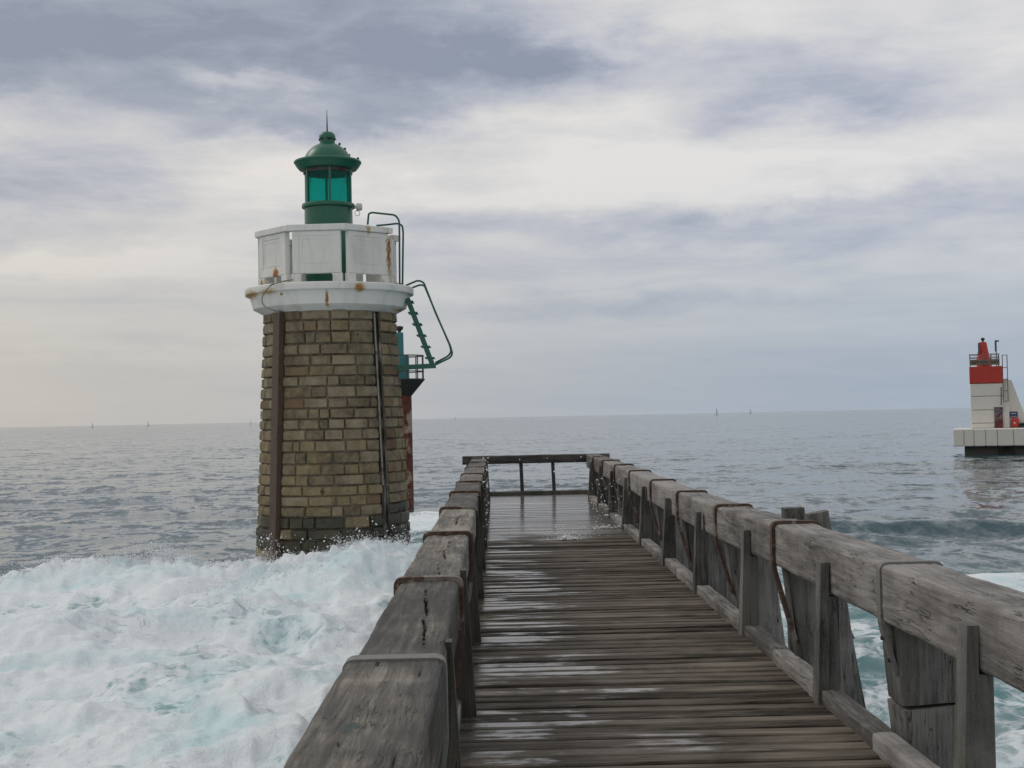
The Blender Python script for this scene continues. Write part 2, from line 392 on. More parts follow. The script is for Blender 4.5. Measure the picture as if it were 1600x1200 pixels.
# ------------------------------------------------------------------ the sea
SEA = -2.4
TX, TY = at(519, 655, 36.5).x, 36.5          # axis of the stone lighthouse
def foam_fields(X, Y):
    """(foam 0..1, aeration 0..1, extra height)"""
    n1 = vnoise(X/6.0, Y/6.0, 0, 1); n2 = vnoise(X/2.3, Y/2.3, 0, 2); n3 = vnoise(X/0.9, Y/0.9, 0, 3); n4 = vnoise(X/0.4, Y/0.4, 0, 9)
    nn = n1*0.55+n2*0.35+n3*0.22+n4*0.12
    crest = 33.6 + 0.6*np.sin(X*0.55+1.0) + n1*0.9 + n2*0.7
    L = sstep(Y, crest+0.9, crest-0.5)*sstep(X, 1.8, -0.6)
    thin = np.exp(-(((X+10.5)/5.0)**2+((Y-28.5)/2.3)**2))            # grey gaps behind the breaking mound
    thin2 = np.exp(-(((X+11.0)/2.6)**2+((Y-21.0)/2.2)**2))
    Lf = np.maximum(L, 0.62*sstep(Y, crest+3.6+n2*1.5, crest-0.3)*sstep(X, 1.8, -0.6))
    fl = Lf*np.clip(0.98+nn*0.42-0.62*thin-0.30*thin2, 0, 1)
    Rr = sstep(X, -0.8, 1.6)*sstep(Y+0.8*np.maximum(X-6.5, 0), 42+n1*4+n2*3, 27+n2*2)
    near_r = np.exp(-(((X-5.6)/2.6)**2+((Y-22)/11.0)**2))
    fr = Rr*np.clip(0.50+0.72*nn+0.25*sstep(Y, 17, 11)+0.40*near_r, 0, 1)
    B = np.exp(-(((X+3.0)/2.6)**2+((Y-50)/7.0)**2))*1.0
    fb = np.clip(B*(0.95+nn*0.8), 0, 1)
    ring = np.exp(-(((np.hypot(X-TX, Y-TY)-2.3)/0.8)**2))*0.9
    foam = np.clip(np.maximum.reduce([fl, fr, fb, ring]), 0, 1)
    aer = np.clip(np.maximum.reduce([L, Rr*(0.72+0.3*nn), B*0.8]), 0, 1)
    bil = lambda l, s: 1-2*np.abs(vnoise(X/l, Y/l, 0.37, s))
    h = L*(0.26+0.26*vnoise(X/2.6, Y/2.6, 0, 21)+0.17*bil(2.1, 22)+0.11*bil(0.9, 23)+0.055*bil(0.42, 24)+0.034*vnoise(X/0.2, Y/0.2, 0, 25)+0.018*vnoise(X/0.1, Y/0.1, 0, 26))
    h += 1.08*np.exp(-(((X+3.1)/2.7)**2+((Y-30.4)/2.8)**2)) + 0.20*np.exp(-(((X+9.0)/2.2)**2+((Y-32.4)/1.6)**2)) + 0.30*np.exp(-(((X+9)/5.0)**2+((Y-24.0)/2.2)**2))
    h -= 0.30*thin
    cb = np.exp(-((Y-crest+0.6)/0.9)**2)*(X < 0)+0.9*np.exp(-(((X+3.4)/2.6)**2+((Y-30.2)/1.5)**2))
    rg = lambda l, s_: np.clip(vnoise(X/l, Y/l, 0, s_), 0, 1)**1.4
    h += cb*(0.17*rg(1.1, 51)+0.15*rg(0.42, 52)+0.13*rg(0.2, 53)+0.07*vnoise(X/0.1, Y/0.1, 0, 54))
    h += Rr*(0.12*bil(2.6, 31)+0.07*bil(1.1, 32)+0.03*bil(0.5, 33)) + fb*0.45
    return foam, aer, h
def waves(X, Y, d):
    z = np.zeros_like(X)
    for k, (lam, amp, ang, wb) in enumerate(((34, .06, 8, 2.2), (19, .055, -10, 2.4), (11, .062, 14, 2.8), (6.3, .11, -14, 3.0), (3.9, .085, 24, 3.0), (2.4, .056, -28, 3.0), (1.5, .034, 12, 3.0), (0.9, .018, -20, 3.0))):
        a = R(ang); kx, ky = math.sin(a), math.cos(a)
        ph = 2*PI*(X*kx+Y*ky)/lam + wb*vnoise(X/(lam*1.5), Y/(lam*0.9), 0, 40+k)
        s_ = np.sin(ph); s_ = 1-2*((1-s_)/2)**0.75
        env = np.clip(0.75+0.75*vnoise(X/(lam*2.2), Y/(lam*1.6), 0, 60+k), 0.05, 1.6)
        z += amp*s_*env*sstep(lam, d*0.035, d*0.09)
    z += 0.024*vnoise(X/0.9, Y/0.42, 0, 80)*sstep(d, 70, 30)+0.009*vnoise(X/0.4, Y/0.2, 0, 81)*sstep(d, 45, 18)
    return z
def sea_z(X, Y):
    X = np.atleast_1d(np.asarray(X, float)); Y = np.atleast_1d(np.asarray(Y, float))
    return SEA + waves(X, Y, np.hypot(X, Y)) + foam_fields(X, Y)[2]

def water_mat():
    m, N_ = material('sea_water_and_foam')
    pos = N_.n('ShaderNodeNewGeometry').outputs['Position']
    fo = N_.n('ShaderNodeAttribute', attribute_name='foam').outputs['Fac']
    ae = N_.n('ShaderNodeAttribute', attribute_name='aeration').outputs['Fac']
    flat = N_.v('MULTIPLY', pos, (1, 1, 0.6))
    lace = N_.noise(flat, 1.1, 8, 0.66, 0.9)
    fine = N_.noise(flat, 7.5, 6, 0.66, 0.4)
    vor = N_.n('ShaderNodeTexVoronoi', {'Vector': N_.v('ADD', N_.v('MULTIPLY', flat, (1, 0.7, 1)), N_.v('SCALE', N_.n('ShaderNodeTexNoise', {'Vector': flat, 'Scale': 2.0, 'Detail': 4.0}).outputs[1], 0.9)), 'Scale': 1.7}, feature='DISTANCE_TO_EDGE').outputs[0]
    web = N_.ss(vor, 0.16, 0.0)
    a = N_.m('ADD', N_.m('MULTIPLY', N_.m('SUBTRACT', lace, 0.5), 1.7), N_.m('ADD', N_.m('MULTIPLY', N_.m('SUBTRACT', fine, 0.5), 0.55), N_.m('MULTIPLY', web, 0.22)))
    mask = N_.ss(N_.m('ADD', N_.m('MULTIPLY', fo, 1.12), N_.m('MULTIPLY', a, 1.0)), 0.42, 0.90)
    # whitecap flecks out at sea
    # water body
    deep = N_.mix(N_.noise(N_.v('MULTIPLY', pos, (0.02, 0.035, 0)), 1.0, 3, 0.5), (0.020, 0.056, 0.074), (0.028, 0.078, 0.092))
    body = N_.mix(ae, deep, (0.15, 0.315, 0.325))
    nrm = N_.n('ShaderNodeNewGeometry').outputs['Normal']
    def slope(scl, sc, det, ro, amp, off):
        c = N_.n('ShaderNodeTexNoise', {'Vector': N_.v('ADD', N_.v('MULTIPLY', pos, (scl[0], scl[1], 0.3)), (off, off*0.7, 0)), 'Scale': sc, 'Detail': det, 'Roughness': ro, 'Distortion': 0.4}).outputs[1]
        return N_.v('MULTIPLY', N_.v('SUBTRACT', c, (0.5, 0.5, 0.5)), (amp, amp*1.25, 0))
    calm = N_.ss(N_.noise(N_.v('MULTIPLY', pos, (0.035, 0.06, 0)), 1.0, 4, 0.55), 0.30, 0.62)
    sl = N_.v('ADD', slope((1.0, 0.8), 0.75, 3.0, 0.62, 0.88, 0.0), slope((1.0, 0.8), 2.6, 4.0, 0.62, 0.68, 13.0))
    sl = N_.v('ADD', sl, slope((0.8, 1.0), 0.20, 2.0, 0.55, 0.42, 31.0))
    sl = N_.v('SCALE', sl, N_.m('ADD', 0.60, N_.m('MULTIPLY', calm, 0.34)))
    bn = N_.v('NORMALIZE', N_.v('ADD', nrm, sl))
    wat = N_.n('ShaderNodeBsdfPrincipled', {'Base Color': body, 'Roughness': 0.07, 'IOR': 1.333, 'Normal': bn})
    # foam
    tint = N_.noise(flat, 0.42, 6, 0.60, 0.8)
    tf = N_.m('ADD', N_.m('MULTIPLY', N_.ss(tint, 0.46, 0.66), 0.8), N_.m('MULTIPLY', N_.ss(fine, 0.50, 0.70), 0.25), clamp=True)
    t2 = N_.noise(N_.v('ADD', flat, (11.0, 3.0, 0)), 0.55, 4, 0.55, 0.6)
    t3 = N_.noise(N_.v('ADD', flat, (5.0, 9.0, 0)), 3.0, 9, 0.74, 0.7)
    fcol = N_.mix(N_.m('MULTIPLY', tf, 0.8), (0.76, 0.805, 0.835), (0.50, 0.70, 0.735))
    rag = N_.m('MULTIPLY', N_.ss(t3, 0.50, 0.62), N_.m('ADD', 0.06, N_.m('MULTIPLY', N_.ss(t2, 0.50, 0.66), 0.70)))
    fcol = N_.mix(rag, fcol, (0.30, 0.42, 0.46))
    bub = N_.ss(N_.noise(flat, 24.0, 5, 0.75), 0.56, 0.68)
    fcol = N_.mix(N_.m('MULTIPLY', bub, 0.22), fcol, (0.44, 0.54, 0.58))
    fh = N_.m('ADD', N_.m('MULTIPLY', fine, 0.5), N_.m('MULTIPLY', N_.noise(flat, 26.0, 4, 0.7), 0.28))
    fb = N_.n('ShaderNodeBump', {'Height': fh, 'Strength': 0.8, 'Distance': 0.08}).outputs[0]
    fm = N_.n('ShaderNodeBsdfPrincipled', {'Base Color': fcol, 'Roughness': 0.85, 'Specular IOR Level': 0.15, 'Normal': fb,
              'Subsurface Weight': 0.0})
    mx = N_.n('ShaderNodeMixShader', {0: mask, 1: wat.outputs[0], 2: fm.outputs[0]})
    N_.n('ShaderNodeOutputMaterial', {0: mx.outputs[0]})
    return m
WATER = water_mat()
def build_sea():
    rr = [1.2]
    while rr[-1] < 40000:
        q = rr[-1]; rr.append(q*(1.05 if q < 9 else 1.0062 if q < 52 else 1.009 if q < 160 else 1.02))
    rr = np.array(rr)
    th = np.concatenate([np.linspace(-180, -60, 14)[:-1], np.linspace(-60, -25, 26)[:-1], np.linspace(-25, 26, 512), np.linspace(26, 60, 26)[1:], np.linspace(60, 180, 14)[1:]])
    A, Q = np.meshgrid(np.radians(th), rr)
    X, Y = np.sin(A)*Q, np.cos(A)*Q
    Z = SEA + waves(X, Y, Q)
    foam = np.zeros_like(X); aer = np.zeros_like(X)
    k = int(np.searchsorted(rr, 75))
    f, a, h = foam_fields(X[:k], Y[:k])
    foam[:k] = f; aer[:k] = a; Z[:k] += h
    nr, na = X.shape
    co = np.stack([X, Y, Z], -1).reshape(-1, 3)
    i = np.arange(nr-1)[:, None]*na+np.arange(na-1)[None]
    F = np.stack([i, i+1, i+na+1, i+na], -1).reshape(-1, 4)[:, ::-1]
    me = bpy.data.meshes.new('sea')
    me.vertices.add(len(co)); me.vertices.foreach_set('co', co.ravel().astype(np.float32))
    me.loops.add(F.size); me.loops.foreach_set('vertex_index', F.ravel().astype(np.int32))
    me.polygons.add(len(F)); me.polygons.foreach_set('loop_start', np.arange(0, F.size, 4, dtype=np.int32))
    me.polygons.foreach_set('use_smooth', np.ones(len(F), bool))
    me.update(calc_edges=True)
    for nm, arr in (('foam', foam), ('aeration', aer)):
        at_ = me.attributes.new(nm, 'FLOAT', 'POINT'); at_.data.foreach_set('value', arr.ravel().astype(np.float32))
    me.materials.append(WATER)
    o = link(bpy.data.objects.new('sea', me)); o['kind'] = 'structure'
    o['label'] = 'grey green open sea with breaking white foam beside the jetty'
build_sea()

# ------------------------------------------------------------------ timber jetty
def timber(p0, p1, wd, ht, mat, name, parent, nl=12, npf=20, rad=0.02, rough=0.004, cracks=(), seed=0, up=(0, 0, 1)):
    """sawn timber swept from p0 to p1 (axis of its section), worn edges, optional open cracks on its top face
       cracks: polylines of (distance along, offset across) with width and depth"""
    p0, p1 = Vector(p0), Vector(p1); L = (p1-p0).length; t = (p1-p0)/L
    upv = Vector(up); sdv = t.cross(upv).normalized(); upv = sdv.cross(t).normalized()
    # rounded rectangle profile (a across, b up)
    per = []
    q = max(2, npf//4)
    cx, cy = wd/2-rad, ht/2-rad
    for (sx, sy, a0) in ((1, -1, -PI/2), (1, 1, 0), (-1, 1, PI/2), (-1, -1, PI)):
        for k in range(4):
            an = a0+PI/2*k/3; per.append((sx*cx+rad*math.cos(an), sy*cy+rad*math.sin(an)))
        nx = {(1, -1): (1, 1), (1, 1): (-1, 1), (-1, 1): (-1, -1), (-1, -1): (1, -1)}[(sx, sy)]
        a1 = (sx*cx+rad*math.cos(a0+PI/2), sy*cy+rad*math.sin(a0+PI/2)); a2 = (nx[0]*cx+rad*math.cos(a0+PI/2), nx[1]*cy+rad*math.sin(a0+PI/2))
        for k in range(1, q): per.append((a1[0]+(a2[0]-a1[0])*k/q, a1[1]+(a2[1]-a1[1])*k/q))
    P = np.array(per); m_ = len(P)
    u = np.linspace(0, L, nl+1)
    U_, A_ = np.meshgrid(u, P[:, 0], indexing='ij'); _, B_ = np.meshgrid(u, P[:, 1], indexing='ij')
    nrm = P.copy(); nrm = nrm/np.maximum(np.abs(nrm).max(axis=1, keepdims=True), 1e-6); nrm = P/np.array([wd/2, ht/2]); nrm = np.sign(nrm)*np.abs(nrm)**6
    nrm /= np.linalg.norm(nrm, axis=1, keepdims=True)+1e-9
    dsp = rough*(vnoise(U_/0.55, A_/0.09, B_/0.09+seed, 90)+0.6*vnoise(U_/0.15, A_/0.03, B_/0.03+seed, 91))
    edge = np.clip(np.abs(P[:, 0])/(wd/2)+np.abs(P[:, 1])/(ht/2)-1.55, 0, 1)*2.2
    dsp = dsp - edge[None]*np.clip(vnoise(U_/0.22, A_*9, B_*9+seed*3.1, 92)+0.15, 0, 1)*rough*3.2
    for pts, cw, cd in cracks:
        pts = np.array(pts, float)
        for (ua, va), (ub, vb) in zip(pts[:-1], pts[1:]):
            dd = np.array([ub-ua, vb-va]); l2 = dd@dd
            tt = np.clip(((U_-ua)*dd[0]+(A_-va)*dd[1])/l2, 0, 1)
            ds = np.hypot((U_-ua-tt*dd[0])*0.35, A_-va-tt*dd[1])
            cwv = cw*np.clip(0.75+0.9*vnoise(U_/0.13, A_*0+seed, 0, 95), 0.12, 1.6)
            dsp -= np.where(B_ > ht/2-0.004, cd*np.clip(1-ds/cwv, 0, 1)**0.6, 0)
    Aa = A_+dsp*nrm[None, :, 0]; Bb = B_+dsp*nrm[None, :, 1]
    base = np.array(p0)
    co = base+U_[..., None]*np.array(t)+Aa[..., None]*np.array(sdv)+Bb[..., None]*np.array(upv)
    mb = MB(); V = co.reshape(-1, 3).tolist()
    F = []
    for i in range(nl):
        for k in range(m_):
            a, b = i*m_+k, i*m_+(k+1) % m_; F.append((a, b, b+m_, a+m_))
    F.append(tuple(range(m_))[::-1]); F.append(tuple(nl*m_+k for k in range(m_)))
    mb.add(V, F)
    return mb.build(name, mat, parent, smooth=40)

deck = thing('jetty_deck', 'long wet plank walkway of the timber jetty running out to sea between its railings', 'jetty', (0.8, 3.0, 0))
PITCH = 0.1585
plank_meshes = []
for k in range(8):
    mb = MB(); L2 = 1.09; n = 5
    wd = PITCH-0.024-0.004*(k % 3)
    mb.box((-L2, -wd/2, -0.055), (L2, wd/2, 0), 0.007+0.002*(k % 2))
    me = mb.mesh('plank', W_DECK); plank_meshes.append(me)
yy = 3.0-11*PITCH; k = 0
while yy < 28.35:
    o = bpy.data.objects.new('plank', plank_meshes[random.randrange(8)])
    wf = 1.0 if yy < 17 else 0.35
    o.location = (random.uniform(-.015, .015), yy-3.0, random.uniform(-.010, .005)*wf)
    o.rotation_euler = (random.gauss(0, R(0.9)*wf), random.gauss(0, R(0.10)), random.gauss(0, R(0.14)) + (PI if random.random() < .5 else 0))
    o.scale.y = random.uniform(.86, 1.02) if random.random() < .8 else .80
    link(o, deck); yy += PITCH; k += 1
for x in (-0.22, 0.45, 1.15, 1.82):
    MB().box((x-.06, 1.2, -0.32), (x+.06, 28.4, -0.066)).build('joist', W_POSTL, deck)
for y in (4.6, 9.6, 14.6, 19.6, 24.6, 28.2):
    MB().box((-0.7, y-.12, -0.62), (2.3, y+.12, -0.325)).build('cross_beam', W_POSTL, deck)

def strap(parent, xi, xo, y, ztop, zi, zo, xfi, xfo, mat, wd=0.05, th=0.022, bolts=False):
    """U strap over the handrail, its legs running down the pile: xi/xo inner/outer faces at the rail, xfi/xfo at the leg ends"""
    s_ = 1 if xo > xi else -1
    g = th/2-0.004
    pts = bend([(xfi-s_*g, y, zi), (xi-s_*g, y, ztop-0.29), (xi-s_*g, y, ztop+g), (xo+s_*g, y, ztop+g), (xo+s_*g, y, ztop-0.26), (xfo+s_*g, y, zo)], 0.034, 4)
    mb = MB(); mb.strip(pts, (0, 1, 0), wd, th)
    o = mb.build('strap', mat, parent, smooth=35)
    return o

# --- left railing
lrail = thing('timber_railing', 'dark brown left railing of the jetty with cracked handrail on the foaming side', 'railing', (-0.37, 3.0, 0), 'railings of the jetty')
YC = [4.54, 6.96, 9.70, 12.40, 15.06, 17.46, 19.82, 22.46, 25.0, 27.5]
CR_L = {1: [([(0.30, 0.085), (0.55, 0.07), (0.80, 0.062), (1.02, 0.040), (1.06, 0.055), (1.30, 0.040), (1.6, 0.022), (1.9, 0.004), (2.1, 0.0)], .0065, .035)],
        2: [([(1.0, 0.055), (1.3, 0.035), (1.55, 0.024), (1.58, 0.04), (1.9, 0.042), (2.15, 0.038)], .0065, .035), ([(0.25, 0.05), (0.75, 0.02)], .005, .02)],
        3: [([(0.9, 0.03), (1.6, 0.02), (1.9, 0.05)], .005, .025)],
        0: [([(1.1+i*.22, -.1+.05*((i*7) % 5)), (1.28+i*.22, -.1+.05*((i*7) % 5)+.004)], .003, .012) for i in range(11)]}
segs = [(1.6, 4.60), (4.60, 6.98), (6.98, 9.72), (9.72, 12.42), (12.42, 17.48), (17.48, 22.5), (22.5, 28.55)]
for i, (a, b) in enumerate(segs):
    jx, jz = random.uniform(-.006, .006), random.uniform(-.008, .006)
    wd_, zt = 0.312, 0.82
    if i == 0: wd_, zt, jx, jz = 0.335, 0.838, 0.004, 0
    timber((-0.368+jx, a+.004, zt+jz-.13), (-0.366+jx, b-.004, zt+jz-.13), wd_, 0.26, W_LEFT, 'handrail', lrail,
           nl=230 if i < 4 else 60, npf=150 if i < 4 else 32, rad=0.028, rough=0.0035 if i else .002, cracks=CR_L.get(i, ()), seed=i*3.3)
for i, y in enumerate(YC):
    near = i == 0
    strap(lrail, -0.208 if not near else -0.196, -0.522 if not near else -0.524, y+(.055 if near else 0), .816 if not near else .833, .05, .1, -0.26, -0.66, GALV if near else RUST,
          0.085 if near else 0.06, 0.016 if near else 0.026)
    timber((-0.43, y+.02, 0.555), (-0.80, y+.02, -3.6), 0.36, 0.30, W_POSTL, 'pile', lrail, nl=8, npf=24, rad=.03, rough=.006, seed=i*1.7, up=(0, 1, 0))
for i in range(10):
    y = 5.13+2.4*i
    mb = MB()
    mb.add(*(lambda P: (P, [(0, 1, 2, 3), (7, 6, 5, 4), (0, 4, 5, 1), (1, 5, 6, 2), (2, 6, 7, 3), (3, 7, 4, 0)]))(
        [(-.142, y, -.02), (-.142, y+.085, -.02), (-.186, y+.085, .80), (-.186, y, .80), (-.235, y, -.02), (-.235, y+.085, -.02), (-.212, y+.085, .80), (-.212, y, .80)]))
    mb.box((-.46, y+.002, -.02), (-.215, y+.083, .553), .008)
    mb.build('post', W_POSTL, lrail)
    if i < 9: timber((-.29, y+.09, .035), (-.29, y+2.395, .035), .13, .095, W_LEFT, 'kerb', lrail, nl=14, npf=16, rad=.012, rough=.003, seed=i)
gp = MB(); gpp = [(.026*(1+.35*math.sin(3*t+1))*math.cos(t), .075*(1+.3*math.sin(2*t))*math.sin(t)) for t in np.linspace(0, 2*PI, 15)[:-1]]
gq = at(547, 1142, 3.58)
gp.add([(gq.x+a*.8, gq.y+b*.7, .8388) for a, b in gpp]+[(gq.x+a*.8, gq.y+b*.7, .830) for a, b in gpp], [tuple(range(14)), tuple(range(27, 13, -1))]+[(i, i+14, (i+1) % 14+14, (i+1) % 14) for i in range(14)])
gp.build('green_paint_mark', metal_mat('chipped_green_paint', (0.006, 0.030, 0.020), (0.05, 0.045, 0.04), 0.45, 0.5, 30.0), lrail)
# --- right railing
rrail = thing('timber_railing', 'pale grey right railing of the jetty with straps over its thick handrail', 'railing', (2.05, 3.0, 0), 'railings of the jetty')
XI = 1.875
RC = [(5.05-.9, .905), (6.60, .893), (9.14, .889), (11.52, .850), (14.10, .826), (16.55, .832), (19.2, .841), (21.6, .842), (24.0, .836), (26.4, .829)]
def rz(y):
    ys = [c[0] for c in RC]; zs = [c[1] for c in RC]; return float(np.interp(y, ys, zs))
CR_R = {1: [([(0.5, 0.06), (0.8, 0.08), (1.1, 0.05)], .006, .02), ([(1.4, -0.05), (1.9, -0.03)], .006, .02), ([(2.0, .09), (2.3, .06)], .005, .02)],
        0: [([(1.1, -0.05), (1.5, -0.02), (1.9, -0.06)], .008, .025), ([(2.3, 0.05), (2.9, 0.03)], .008, .025), ([(3.3, -0.02), (3.8, -0.06)], .007, .02), ([(4.2, .03), (4.5, .05)], .006, .02)],
        2: [([(0.3, 0.06), (0.6, 0.03), (0.9, 0.05)], .008, .02), ([(1.2, -0.02), (1.8, -0.05)], .006, .02)]}
rsegs = [1.6, 6.62, 9.16, 11.54, 14.12, 19.2, 24.0, 28.55]
for i in range(7):
    a, b = rsegs[i], rsegs[i+1]
    j = random.uniform(-.006, .006)
    xi = XI+(0.0 if i < 3 else .02)
    za, zb = rz(max(a, 4.2)), rz(b)
    if i == 0: za = .915
    timber((xi+.14+j, a+.004, za-.145), (xi+.14+j, b-.004, zb-.145), 0.283, 0.285, W_RIGHT, 'handrail', rrail, nl=200 if i < 4 else 60, npf=64 if i < 4 else 32,
           rad=.026, rough=.003, cracks=CR_R.get(i, ()), seed=40+i*2.1)
for i, (y, z) in enumerate(RC):
    g = i <= 1
    if i > 0:
        strap(rrail, XI+(0 if i < 4 else .015), XI+.285+(0 if i < 4 else .02), y, z-.006, .10 if not g else .36, .1, XI+.135 if not g else XI+.065, XI+.50, GALV if g else RUST, 0.060 if g else 0.066, .020 if g else .028)
    yb = y-.04
    if i == 1:      # spliced pile with an open joint
        timber((XI+.215, yb+.13, .60), (XI+.24, yb+.13, .215), .33, .30, W_POST, 'pile_head', rrail, nl=20, npf=32, rad=.03, rough=.004, seed=3, up=(0, 1, 0))
        timber((XI+.255, yb+.13, .200), (XI+.62, yb+.13, -3.6), .36, .31, W_POST, 'pile', rrail, nl=20, npf=32, rad=.02, rough=.006, seed=5, up=(0, 1, 0))
    else:
        timber((XI+.265, yb+.13, z-.287), (XI+.76, yb+.13, -3.6), .37, .30, W_POST, 'pile', rrail, nl=14, npf=28, rad=.022, rough=.005, seed=i*2.2, up=(0, 1, 0))
for (yb_, zb_) in ((6.60, .53), (6.60, .42)):
    MB().tube([(XI+(.893-.29-zb_)*.27-.03, yb_, zb_), (XI+(.893-.29-zb_)*.27+.01, yb_, zb_)], .011, 8).build('bolt', DARKM, rrail)
for i in range(10):
    y = 5.24+2.36*i
    zt = rz(y)-.10; x1 = XI+(.0 if i < 4 else .015)
    mb = MB()
    mb.add(*(lambda P: (P, [(3, 2, 1, 0), (4, 5, 6, 7), (1, 5, 4, 0), (2, 6, 5, 1), (3, 7, 6, 2), (0, 4, 7, 3)]))(
        [(1.783, y, -.02), (1.780, y+.13, -.02), (x1-.055, y+.11, zt), (x1-.055, y, zt), (x1-.03, y, -.02), (x1-.03, y+.12, -.02), (x1-.010, y+.11, zt), (x1-.010, y, zt)]))
    mb.box((x1-.028, y+.002, -.02), (x1+.045, y+.105, rz(y)-.292), .006)
    mb.build('post', W_POST, rrail)
    if i < 9: timber((1.853, y+.105, .038), (1.853, y+1.30, .034), .12, .095, W_RIGHT, 'kerb', rrail, nl=14, npf=16, rad=.01, rough=.003, seed=i+.5)
    if i < 9: timber((1.862, y+1.315, .032), (1.862, y+2.355, .032), .12, .09, W_RIGHT, 'kerb', rrail, nl=14, npf=16, rad=.01, rough=.003, seed=i+.9)
# --- end railing
erail = thing('timber_railing', 'black wet railing closing the seaward end of the jetty, sea showing between its posts', 'railing', (0.8, 28.6, 0), 'railings of the jetty')
timber((-0.735, 28.72, .745), (2.40, 28.72, .745), .26, .175, W_END, 'handrail', erail, nl=40, npf=20, rad=.015, rough=.004, seed=9)
for x in (0.51, 1.19): timber((x, 28.72, .66), (x+.02, 28.72, -.02), .075, .09, W_END, 'post', erail, nl=6, npf=12, rad=.01, rough=.003, seed=x, up=(0, 1, 0))
for x, xb in ((-0.50, -.75), (2.18, 2.45)): timber((x, 28.72, .655), (xb, 28.72, -3.6), .30, .26, W_END, 'pile', erail, nl=6, npf=16, rad=.02, rough=.005, seed=x, up=(0, 1, 0))
timber((-0.24, 28.62, .012), (1.93, 28.62, .012), .16, .12, W_POSTL, 'kerb', erail, nl=20, npf=16, rad=.012, rough=.003, seed=2)
# --- two timber ends that stick up behind the right handrail
for (xa, ya, xb, yb, lab) in ((1221, 792, 1256, 830, 'square timber end sticking up behind the right handrail, taller of two'),
                              (1258, 799, 1293, 850, 'tilted timber end behind a rusty strap of the right handrail, lower of two')):
    Yq = 9.75 if xa < 1240 else 9.45
    a = at((xa+xb)/2, (ya+1), Yq); wd_ = (xb-xa)/FPX*Yq*.95
    t = bpy.data.objects.new('timber_stump', None); t.location = (a.x+.25, Yq, -3.4); t['label'] = lab; t['category'] = 'timber pile'; t['group'] = 'timber ends behind the right handrail'
    COL.objects.link(t)
    timber((a.x, Yq, a.z), (a.x+(.12 if xa < 1240 else .75), Yq+.1, -3.4), wd_, .10, W_POST, 'post', t, nl=16, npf=20, rad=.008, rough=.004, seed=xa*.01, up=(0, 1, 0))


# ------------------------------------------------------------------ stone lighthouse
def stone_mat(name, c1, c2, c3, wet=0.0, rust=0.0):
    m, N_ = material(name)
    pos = N_.n('ShaderNodeNewGeometry').outputs['Position']
    rnd = N_.n('ShaderNodeObjectInfo').outputs['Random']
    v = N_.v('ADD', pos, N_.comb(N_.m('MULTIPLY', rnd, 31.0), N_.m('MULTIPLY', rnd, 17.0), 0.0))
    n1 = N_.noise(v, 5.0, 6, 0.66, 0.3); n2 = N_.noise(v, 32.0, 5, 0.7); n3 = N_.noise(v, 2.0, 3, 0.5)
    f = N_.m('ADD', N_.m('ADD', N_.m('MULTIPLY', n1, 0.5), N_.m('MULTIPLY', n2, 0.32)), N_.m('MULTIPLY', N_.m('SUBTRACT', rnd, 0.5), 0.17))
    f = N_.m('ADD', f, N_.m('MULTIPLY', N_.m('SUBTRACT', n3, 0.5), 0.35))
    col = N_.ramp(f, [(0.24, c1), (0.42, c2), (0.60, c3)])
    big = N_.noise(N_.v('MULTIPLY', pos, (1, 1, 0.35)), 1.6, 5, 0.65)
    col = N_.mix(N_.m('MULTIPLY', N_.ss(big, 0.50, 0.66), 0.38), col, (0.050, 0.049, 0.038))
    if rust: col = N_.mix(N_.m('MULTIPLY', N_.ss(n1, 0.42, 0.62), rust), col, (0.16, 0.065, 0.028))
    # lichen and salt specks
    col = N_.mix(N_.m('MULTIPLY', N_.ss(N_.noise(v, 11.0, 4, 0.7), 0.62, 0.72), 0.35), col, (0.33, 0.32, 0.28))
    h = N_.m('ADD', N_.m('MULTIPLY', n1, 0.8), N_.m('MULTIPLY', n2, 0.35))
    finish(N_, col, 0.86-wet, h, 0.7, 0.03, 0.35)
    return m
ST_GREY = stone_mat('grey_brown_sandstone', (0.090, 0.073, 0.046), (0.200, 0.165, 0.106), (0.29, 0.245, 0.165))
ST_OCHRE = stone_mat('ochre_sandstone', (0.105, 0.083, 0.050), (0.215, 0.170, 0.098), (0.31, 0.25, 0.152))
ST_RUST = stone_mat('rust_stained_sandstone', (0.075, 0.060, 0.040), (0.155, 0.122, 0.075), (0.24, 0.19, 0.12), 0.0, 0.45)
ST_WET = stone_mat('wet_algae_sandstone', (0.022, 0.022, 0.016), (0.052, 0.049, 0.033), (0.090, 0.078, 0.048), 0.35)
def mortar_mat():
    m, N_ = material('patchy_mortar')
    pos = N_.n('ShaderNodeNewGeometry').outputs['Position']
    a = N_.noise(N_.v('MULTIPLY', pos, (1, 1, 0.8)), 2.2, 5, 0.6, 0.4); b = N_.noise(pos, 22.0, 4, 0.7)
    col = N_.ramp(N_.m('ADD', N_.m('MULTIPLY', a, 0.8), N_.m('MULTIPLY', b, 0.25)), [(0.38, (0.035, 0.032, 0.025)), (0.47, (0.11, 0.105, 0.088)), (0.57, (0.29, 0.285, 0.26))])
    finish(N_, col, 0.9, b, 0.6, 0.02, 0.3); return m
MORTAR = mortar_mat()
def blackstain_mat():
    m, N_ = material('black_stained_render')
    pos = N_.n('ShaderNodeNewGeometry').outputs['Position']
    a = N_.noise(N_.v('MULTIPLY', pos, (4, 4, 0.9)), 1.6, 6, 0.65, 0.5)
    col = N_.ramp(a, [(0.34, (0.008, 0.008, 0.006)), (0.50, (0.032, 0.028, 0.021)), (0.60, (0.12, 0.11, 0.092)), (0.68, (0.24, 0.24, 0.225))])
    finish(N_, col, 0.55, a, 0.5, 0.03, 0.4); return m
BLACKST = blackstain_mat()

